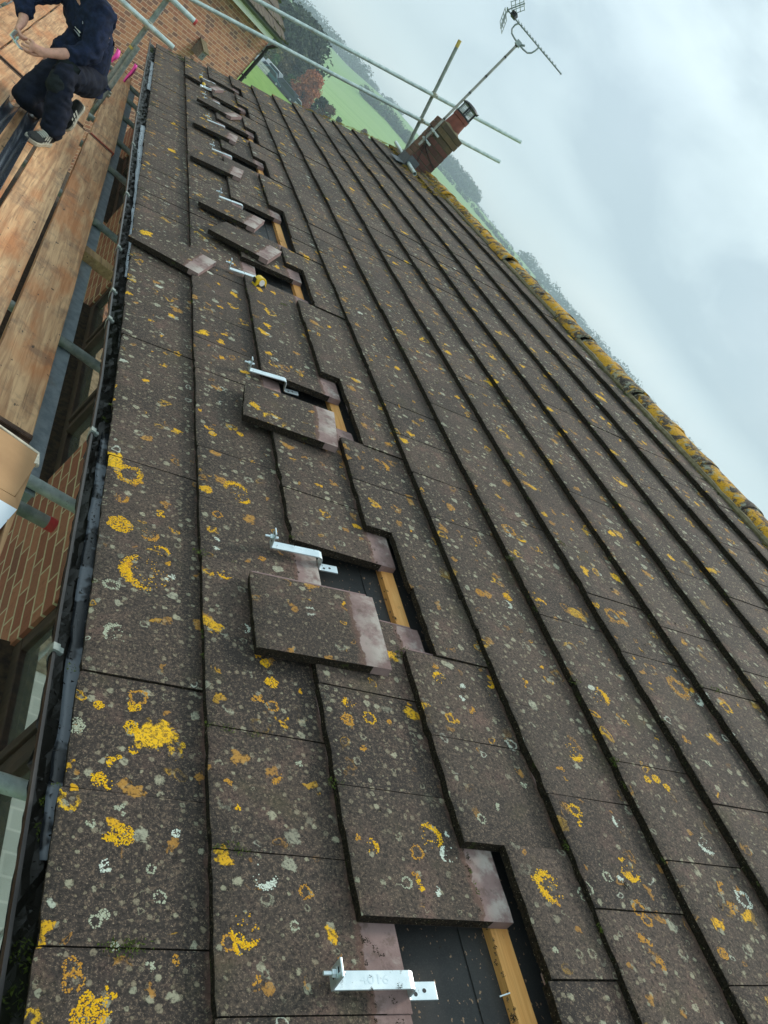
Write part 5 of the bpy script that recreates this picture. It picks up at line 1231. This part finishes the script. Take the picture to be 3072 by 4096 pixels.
# the bracket he is working on
br_ = thing('steel_bracket', 'small bright steel bracket held between the kneeling man\'s hands', 'bracket')
mb = MB(); A_ = V_((-0.985, 5.27, -0.035)); B_ = V_((-0.905, 5.215, -0.045)); tt = (B_ - A_).normalized()
mb.box((0, -0.016, -0.003), ((B_ - A_).length, 0.016, 0.003), 0, Matrix.Translation(A_) @ tt.to_track_quat('X', 'Z').to_matrix().to_4x4()); mb.box((-0.004, -0.016, -0.003), (0.002, 0.016, 0.045), 0, Matrix.Translation(A_) @ tt.to_track_quat('X', 'Z').to_matrix().to_4x4())
mb.build('strip', M['steel'], br_, bevel=0.001)
mb = MB(); mb.tube([A_ + V_((0.03, -0.02, -0.015)), A_ + V_((0.03, -0.02, 0.03))], 0.005, 8); mb.tube([A_ + V_((0.03, -0.02, 0.012)), A_ + V_((0.03, -0.02, 0.022))], 0.010, 6); mb.build('bolt', M['steel'], br_)

# ================================================================ NEIGHBOURING HOUSE
nh = thing('neighbour_house', 'neighbouring pale orange brick house with white fascia, mossy roof edge and black drainpipe', 'house', (0.05, 16.8, 0), None, (0, 0, R(60)))
# local frame: x along the wall, y away from the camera, z up
mb = MB(); mb.box((-9, 0, GZ), (4.30, 7.5, 0.93)); mb.build('wall', M['brick_n'], nh)
mb = MB(); mb.box((-9.3, -0.24, 0.905), (3.72, -0.0, 0.92)); mb.build('soffit', M['soffit'], nh)
mb = MB(); mb.box((-9.3, -0.262, 0.905), (3.72, -0.242, 1.045)); mb.build('fascia', M['white'], nh, bevel=0.003)
mb = MB(); V = []
for x in (-9.3, 4.25):
    for k in range(9): V.append((x, -0.32 + 0.058 * math.cos(math.pi + math.pi * k / 8), 1.075 + 0.058 * math.sin(math.pi + math.pi * k / 8)))
mb.add(V, [(k, k + 1, 10 + k, 9 + k) for k in range(8)] + [tuple(range(9)), tuple(range(9, 18))[::-1]]); mb.box((-9.3, -0.382, 1.07), (4.25, -0.374, 1.09)); mb.box((-9.3, -0.26, 1.045), (4.22, -0.20, 1.12)); mb.build('gutter', M['black'], nh)
mb = MB(); q = random.Random(9); pr_ = R(33)
RM = Matrix.Translation((0, -0.34, 1.115)) @ Matrix.Rotation(pr_, 4, 'X')
for c in range(16):
    for i in range(45):
        x = -9.3 + 0.3 * i + (0.15 if c % 2 else 0)
        if x > 4.2: continue
        mb.box((x, c * 0.30, -0.02), (min(x + 0.296, 4.36), c * 0.30 + 0.36, 0.006), 0, RM @ Matrix.Translation((0, 0, 0.022 + q.uniform(-0.004, 0.006))) @ Matrix.Translation((0, c * 0.30, 0)) @ Matrix.Rotation(-0.075, 4, 'X') @ Matrix.Translation((0, -c * 0.30, 0)))
nroof = mb.build('roof', M['n_roof'], nh)
it = []
for k in range(420): it.append(((4.30 + q.uniform(-0.35, 0.08) if k % 2 else q.uniform(0, 4.3), q.choice(range(0, 12)) * 0.30 + q.uniform(-0.02, 0.05), 0.03), q.choice([0.02, 0.03, 0.045]), 1.2))
mb = MB(); tufts(mb, RM, it, q); o = mb.build('moss', M['moss'], nroof); o['kind'] = 'stuff'
mb = MB(); mb.tube([(4.36, -0.05, GZ), (4.36, -0.05, 0.66), (4.32, -0.05, 0.76), (4.15, -0.22, 0.90), (4.05, -0.31, 0.98), (4.02, -0.32, 1.05)], 0.045, 12); mb.build('drainpipe', M['black'], nh, True)
mb = MB()
for z in (-0.1, 0.6, -1.5, -3): mb.box((4.28, -0.1, z), (4.43, 0.01, z + 0.035))
mb.build('pipe_clip', M['black'], nh)
bb = thing('bird_box', 'weathered bird box with a mossy sloping roof fixed to the neighbouring brick wall', 'bird box'); bb.parent = None
bb.matrix_world = Matrix.Translation((0.05, 16.8, 0)) @ Matrix.Rotation(R(60), 4, 'Z') @ Matrix.Translation((1.78, -0.004, -0.40))
mb = MB(); mb.prism([(-0.13, -0.20, 0.02), (0.13, -0.20, 0.02), (0.13, -0.20, 0.20), (-0.13, -0.20, 0.20)], (0, 0.20, 0)); mb.prism([(-0.13, -0.20, 0.20), (0.13, -0.20, 0.20), (0.13, -0.002, 0.32), (-0.13, -0.002, 0.32)], (0, 0.001, 0.004)); mb.prism([(-0.13, -0.20, 0.20), (-0.13, -0.001, 0.20), (-0.13, -0.001, 0.31)], (0.26, 0, 0)); mb.build('body', M['stone'], bb)
mb = MB(); mb.box((-0.16, -0.26, 0), (0.16, 0.0, 0.02), 0, Matrix.Translation((0, 0, 0.325)) @ Matrix.Rotation(0.55, 4, 'X')); mb.build('roof', M['flaunch'], bb)
mb = MB(); mb.box((-0.10, -0.206, 0.03), (0.10, -0.2005, 0.16)); mb.build('front', M['lead'], bb); mb = MB(); mb.tube([(0, -0.2065, 0.11), (0, -0.209, 0.11)], 0.022, 12); mb.build('entry_hole', M['rubber'], bb)

# ================================================================ LAND BEYOND
CAMX, CAMY = -0.69, -0.655
def polar(az, r): return CAMX + r * math.sin(R(az)), CAMY + r * math.cos(R(az))
def zat(x, y): return hill(math.hypot(x, y), math.atan2(x, y))
def leafball(mb, c, rx, ry, rz, n, size, q, fill=0.55):
    for k in range(n):
        u_ = V_((q.gauss(0, 1), q.gauss(0, 1), q.gauss(0, 1))).normalized() * (fill + (1 - fill) * q.random()) 
        p = c + V_((u_.x * rx, u_.y * ry, u_.z * rz)); e = size * q.uniform(0.6, 1.3)
        nn = (u_ + V_((q.uniform(-1, 1), q.uniform(-1, 1), q.uniform(-0.5, 1))) * 0.9).normalized(); a = nn.orthogonal().normalized(); b_ = nn.cross(a); t = q.uniform(0, 6.28)
        a, b_ = a * math.cos(t) + b_ * math.sin(t), b_ * math.cos(t) - a * math.sin(t)
        mb.add([p - a * e, p - b_ * e * 0.6, p + a * e, p + b_ * e * 0.6], [(0, 1, 2, 3)])
def tree(label, az, r, width, e_top, mat, cl=26, leaves=90, size=0.35, name='tree', cat='tree', group='trees and bushes along the far side of the lawn', seed=1, low=0.12, shape=1.0):
    q = random.Random(seed); x, y = polar(az, r); gz = zat(x, y)
    h = (1.19 + r * math.tan(R(e_top))) - gz
    t = thing(name, label, cat, (x, y, gz), group)
    mb = MB()
    mb.tube([(0, 0, -0.3), (0.05, 0, h * 0.25), (0.1, 0.1, h * 0.5), (0.0, 0.1, h * 0.8)], [h * 0.028 + 0.05, h * 0.022 + 0.04, h * 0.014 + 0.02, 0.03], 8)
    for k in range(7):
        a = q.uniform(0, 6.28); z0 = h * q.uniform(0.2, 0.55); L_ = width * q.uniform(0.25, 0.42)
        mb.tube([(0, 0, z0), (L_ * 0.5 * math.cos(a), L_ * 0.5 * math.sin(a), z0 + h * 0.12), (L_ * math.cos(a), L_ * math.sin(a), z0 + h * 0.22)], [h * 0.012 + 0.02, h * 0.008 + 0.015, 0.015], 6)
    mb.build('trunk', M['bark'], t, True)
    mb = MB()
    for k in range(cl):
        a = q.uniform(0, 6.28); zz = low + (1 - low) * q.random() ** 0.8
        prof_ = math.sin(math.pi * min(1, (zz * 0.86 + 0.14)) ** shape) ** 0.6
        rr = width * 0.5 * prof_ * math.sqrt(q.uniform(0.15, 1)) * 0.86; s = width * q.uniform(0.17, 0.27)
        leafball(mb, V_((rr * math.cos(a), rr * math.sin(a), min(h - s * 0.7, max(s * 0.6, zz * h)))), s, s, s * 0.8, leaves, size, q)
    mb.build('crown', mat, t)
LM = dict(oak=leaf_material('oak_leaf', (0.018, 0.036, 0.012), (0.052, 0.080, 0.028), (0.012, 0.024, 0.010)), tan=leaf_material('tan_leaf', (0.09, 0.075, 0.030), (0.17, 0.135, 0.06), (0.06, 0.065, 0.025)),
          grey=leaf_material('grey_leaf', (0.035, 0.052, 0.024), (0.085, 0.10, 0.05)), green=leaf_material('green_leaf', (0.040, 0.095, 0.018), (0.09, 0.18, 0.04)), yel=leaf_material('yellowing_leaf', (0.07, 0.11, 0.02), (0.20, 0.16, 0.03)),
          rust=leaf_material('rust_leaf', (0.34, 0.090, 0.026), (0.62, 0.21, 0.075), (0.24, 0.065, 0.022)), brown=leaf_material('brown_leaf', (0.11, 0.055, 0.022), (0.22, 0.11, 0.05), (0.03, 0.05, 0.02)))
tree('tall spreading dark green oak behind the parked cars, its crown crossing the guard rails', 8.75, 172, 15.25, 2.05, LM['oak'], 70, 150, 0.42, 'oak_tree', seed=2, shape=1.2)
tree('second dark oak crown beside the tall oak, half hidden by the neighbouring roof', 6.9, 176, 12.20, 1.45, LM['oak'], 40, 140, 0.42, 'oak_tree', seed=3)
tree('small dark tree with a yellowing top just beyond the black drainpipe', 8.30, 158, 4.15, -0.62, LM['yel'], 22, 90, 0.24, seed=4)
tree('dark green bush standing in front of the yellowing tree by the drainpipe', 8.62, 157, 2.93, -0.95, LM['green'], 18, 90, 0.22, 'bush', 'bush', seed=5)
tree('tan coloured bushy tree between the drainpipe and the rust red tree', 9.20, 163, 4.39, -0.30, LM['tan'], 24, 100, 0.25, seed=6)
tree('grey green loose tree behind the small bright green bush', 9.95, 166, 5.12, -0.05, LM['grey'], 26, 100, 0.28, seed=7)
tree('small bright green bush between the dark car and the rust red tree', 10.15, 158, 2.56, -1.08, LM['green'], 18, 90, 0.20, 'bush', 'bush', seed=8)
tree('round rust red tree in autumn leaf standing against the green field', 11.20, 157, 4.51, 0.22, LM['rust'], 90, 120, 0.17, 'autumn_tree', seed=9, low=0.04)
tree('dark green bush right of the rust red tree', 12.45, 160, 3.42, -0.50, LM['oak'], 20, 90, 0.22, 'bush', 'bush', seed=10)
tree('brownish bush with red tinged twigs beside the dark green bush on the field edge', 13.10, 158, 3.54, -0.42, LM['brown'], 20, 80, 0.2, 'bush', 'bush', seed=11)
tree('thin brown shrub showing over the roof verge near the first yellow ridge lichen', 15.6, 158, 2.93, 0.20, LM['brown'], 14, 60, 0.18, 'shrub', 'shrub', seed=12)
tree('sparse orange brown shrub low over the verge just left of the guard rail foot', 16.3, 160, 3.17, 0.10, LM['brown'], 14, 50, 0.18, 'shrub', 'shrub', seed=13)
tree('bare dark bush behind the brownish bush, lower right of it', 14.0, 163, 3.17, -0.55, LM['oak'], 14, 70, 0.2, 'bush', 'bush', seed=14)
q = random.Random(21)
mb = MB()                                              # hedge bank behind the parked cars
for k in range(120):
    az = 7.6 + 7.6 * q.random(); x, y = polar(az, q.uniform(160, 170)); leafball(mb, V_((x, y, GZ + q.uniform(0.4, 1.6))), 1.3, 1.3, 0.9, 50, 0.28, q)
o = mb.build('hedge', LM['oak'], None); tag(o, 'low dark hedge bank running behind the parked cars', 'hedge')
def wood(name, az0, az1, r0, r1, n, hh, mat, lv, sz, q):
    mb = MB()
    for k in range(n):
        az = az0 + (az1 - az0) * q.random(); r = r0 + (r1 - r0) * q.random(); x, y = polar(az, r); s = hh * q.uniform(0.6, 1.15)
        leafball(mb, V_((x, y, zat(x, y) + s * 0.55)), s * 0.62, s * 0.62, s * 0.55, lv, sz, q, 0.75)
    o = mb.build(name, mat, None); o['kind'] = 'stuff'; return o
FARL = leaf_material('far_leaf', (0.040, 0.085, 0.042), (0.095, 0.145, 0.070), (0.14, 0.12, 0.065))
wood('hilltop_wood', -14, 13.2, 690, 800, 380, 9.5, FARL, 60, 1.1, q)
wood('crest_trees', 13, 16.5, 800, 850, 60, 6.5, FARL, 50, 1.0, q)
wood('hilltop_wood_right', 19.3, 23.8, 640, 800, 150, 9.5, FARL, 60, 1.1, q)
wood('skyline_hedge', 24, 29, 800, 830, 60, 4.5, FARL, 40, 0.8, q)
wood('skyline_wood', 28.5, 62, 740, 860, 340, 11.0, FARL, 60, 1.2, q)
wood('field_copse', 13.8, 19.5, 430, 445, 80, 5.0, FARL, 60, 0.7, q)
wood('field_hedge', 19.0, 40, 560, 570, 120, 3.0, FARL, 40, 0.6, q)
# parked cars at the far edge of the lawn
mb = MB()
pts_ = [polar(a, r) for r, aa in ((150.5, range(6, 17)), (158, range(16, 5, -1))) for a in aa]
mb.add([(x, y, GZ + 0.006) for x, y in pts_], [tuple(range(len(pts_)))[::-1]]); o = mb.build('car_park', simple('tarmac', (0.045, 0.048, 0.05), 0.9), None); o['kind'] = 'structure'
def paint(name, c): return simple(name, c, 0.3, 0.2, 0.04, 2)
M['carglass'] = simple('car_glass', (0.02, 0.03, 0.035), 0.08)
def car(label, az, r, L, H, Wd, mat, turn, van=False):
    x, y = polar(az, r); t = thing('parked_car', label, 'car', (x, y, GZ + 0.006), 'cars parked beyond the lawn', (0, 0, turn))
    h0, h1 = 0.42 * H, H
    if van: pr_ = [(-L / 2, 0.28), (L / 2, 0.28), (L / 2, h0 * 1.0), (L / 2 - 0.25, h0 * 1.25), (L / 2 - 1.0, h1), (-L / 2 + 0.05, h1)]
    else: pr_ = [(-L / 2, 0.28), (L / 2, 0.28), (L / 2 - 0.05, h0), (L / 2 - 1.05, h0 * 1.28), (L / 2 - 1.75, h1), (-L / 2 + 0.9, h1), (-L / 2 + 0.2, h0 * 1.35)]
    mb = MB(); mb.prism([(a, -Wd / 2, b_) for a, b_ in pr_], (0, Wd, 0)); mb.build('body', mat, t, bevel=0.08)
    mb = MB(); zc, zd = h0 * 1.32, h1 - 0.10
    for s in (-1, 1):
        yy = s * (Wd / 2 + 0.006); f_ = [(L / 2 - 1.25, zc), (L / 2 - 1.8, zd), (-L / 2 + 0.95, zd), (-L / 2 + 0.45, zc)]
        mb.prism([(a, yy, b_) for a, b_ in f_], (0, s * 0.01, 0))
    mb.prism([(L / 2 - 1.08, -Wd * 0.42, h0 * 1.33), (L / 2 - 1.08, Wd * 0.42, h0 * 1.33), (L / 2 - 1.66, Wd * 0.38, h1 - 0.06), (L / 2 - 1.66, -Wd * 0.38, h1 - 0.06)], (0.03, 0, 0.03)); mb.build('window', M['carglass'], t)
    for a in (-L / 2 + 0.8, L / 2 - 0.8):
        for s in (-1, 1):
            w_ = MB(); w_.tube([(a, s * (Wd / 2 - 0.18), 0.31), (a, s * (Wd / 2 + 0.01), 0.31)], 0.31, 16); wo = w_.build('wheel', M['rubber'], t, True)
            w2 = MB(); w2.tube([(a, s * (Wd / 2 + 0.008), 0.31), (a, s * (Wd / 2 + 0.02), 0.31)], 0.19, 14); w2.build('rim', M['galv'], wo)
    for s in (-1, 1):
        w_ = MB(); w_.box((L / 2 - 0.09, s * Wd * 0.36 - 0.16, h0 * 0.78), (L / 2 + 0.01, s * Wd * 0.36 + 0.16, h0 * 0.98)); w_.build('headlight', M['white'], t, bevel=0.02)
car('silver car nearest the drainpipe, partly hidden by the dark green bush', 8.42, 154, 4.2, 1.5, 1.75, paint('silver_paint', (0.42, 0.46, 0.48)), R(35))
car('teal blue estate car parked along the lawn edge', 9.15, 151.8, 4.4, 1.5, 1.8, paint('teal_paint', (0.03, 0.12, 0.14)), R(-14))
car('white van behind the teal blue car', 9.15, 155.5, 4.6, 1.95, 1.9, paint('white_paint', (0.62, 0.66, 0.68)), R(-10), True)
car('long dark grey people carrier left of the rust red tree', 10.25, 152.2, 4.9, 1.75, 1.9, paint('dark_paint', (0.035, 0.045, 0.065)), R(170), True)
car('pale car whose roof shows below the rust red tree', 11.25, 153, 4.2, 1.45, 1.75, paint('pale_paint', (0.50, 0.54, 0.55)), R(12))
mb = MB(); x0, y0 = polar(8.05, 149.8)
for k in range(14): mb.box((k * 0.16, -0.02, 0), (k * 0.16 + 0.09, 0.02, 1.0))
mb.box((-0.05, 0.02, 0.25), (2.3, 0.05, 0.33)); mb.box((-0.05, 0.02, 0.7), (2.3, 0.05, 0.78)); o = mb.build('picket_fence', M['white'], None); o.location = (x0, y0, GZ)
tag(o, 'short white picket fence at the corner of the lawn by the drainpipe', 'fence')

# ================================================================ HAZE over the valley
mb = MB(); mb.box((-1300, -1300, GZ - 1.5), (1300, 1300, 56)); hz = mb.build('haze', None, None); hz['kind'] = 'stuff'
hm = bpy.data.materials.new('haze'); hm.use_nodes = True; t = NT(hm.node_tree); t.N.clear()
pvn = t.n('ShaderNodeVolumePrincipled', {'Color': (0.74, 0.92, 1.0, 1), 'Density': 0.0011, 'Anisotropy': 0.2})
ho = t.n('ShaderNodeOutputMaterial'); t.L.new(pvn.outputs[0], ho.inputs['Volume'])
hz.data.materials.clear(); hz.data.materials.append(hm)
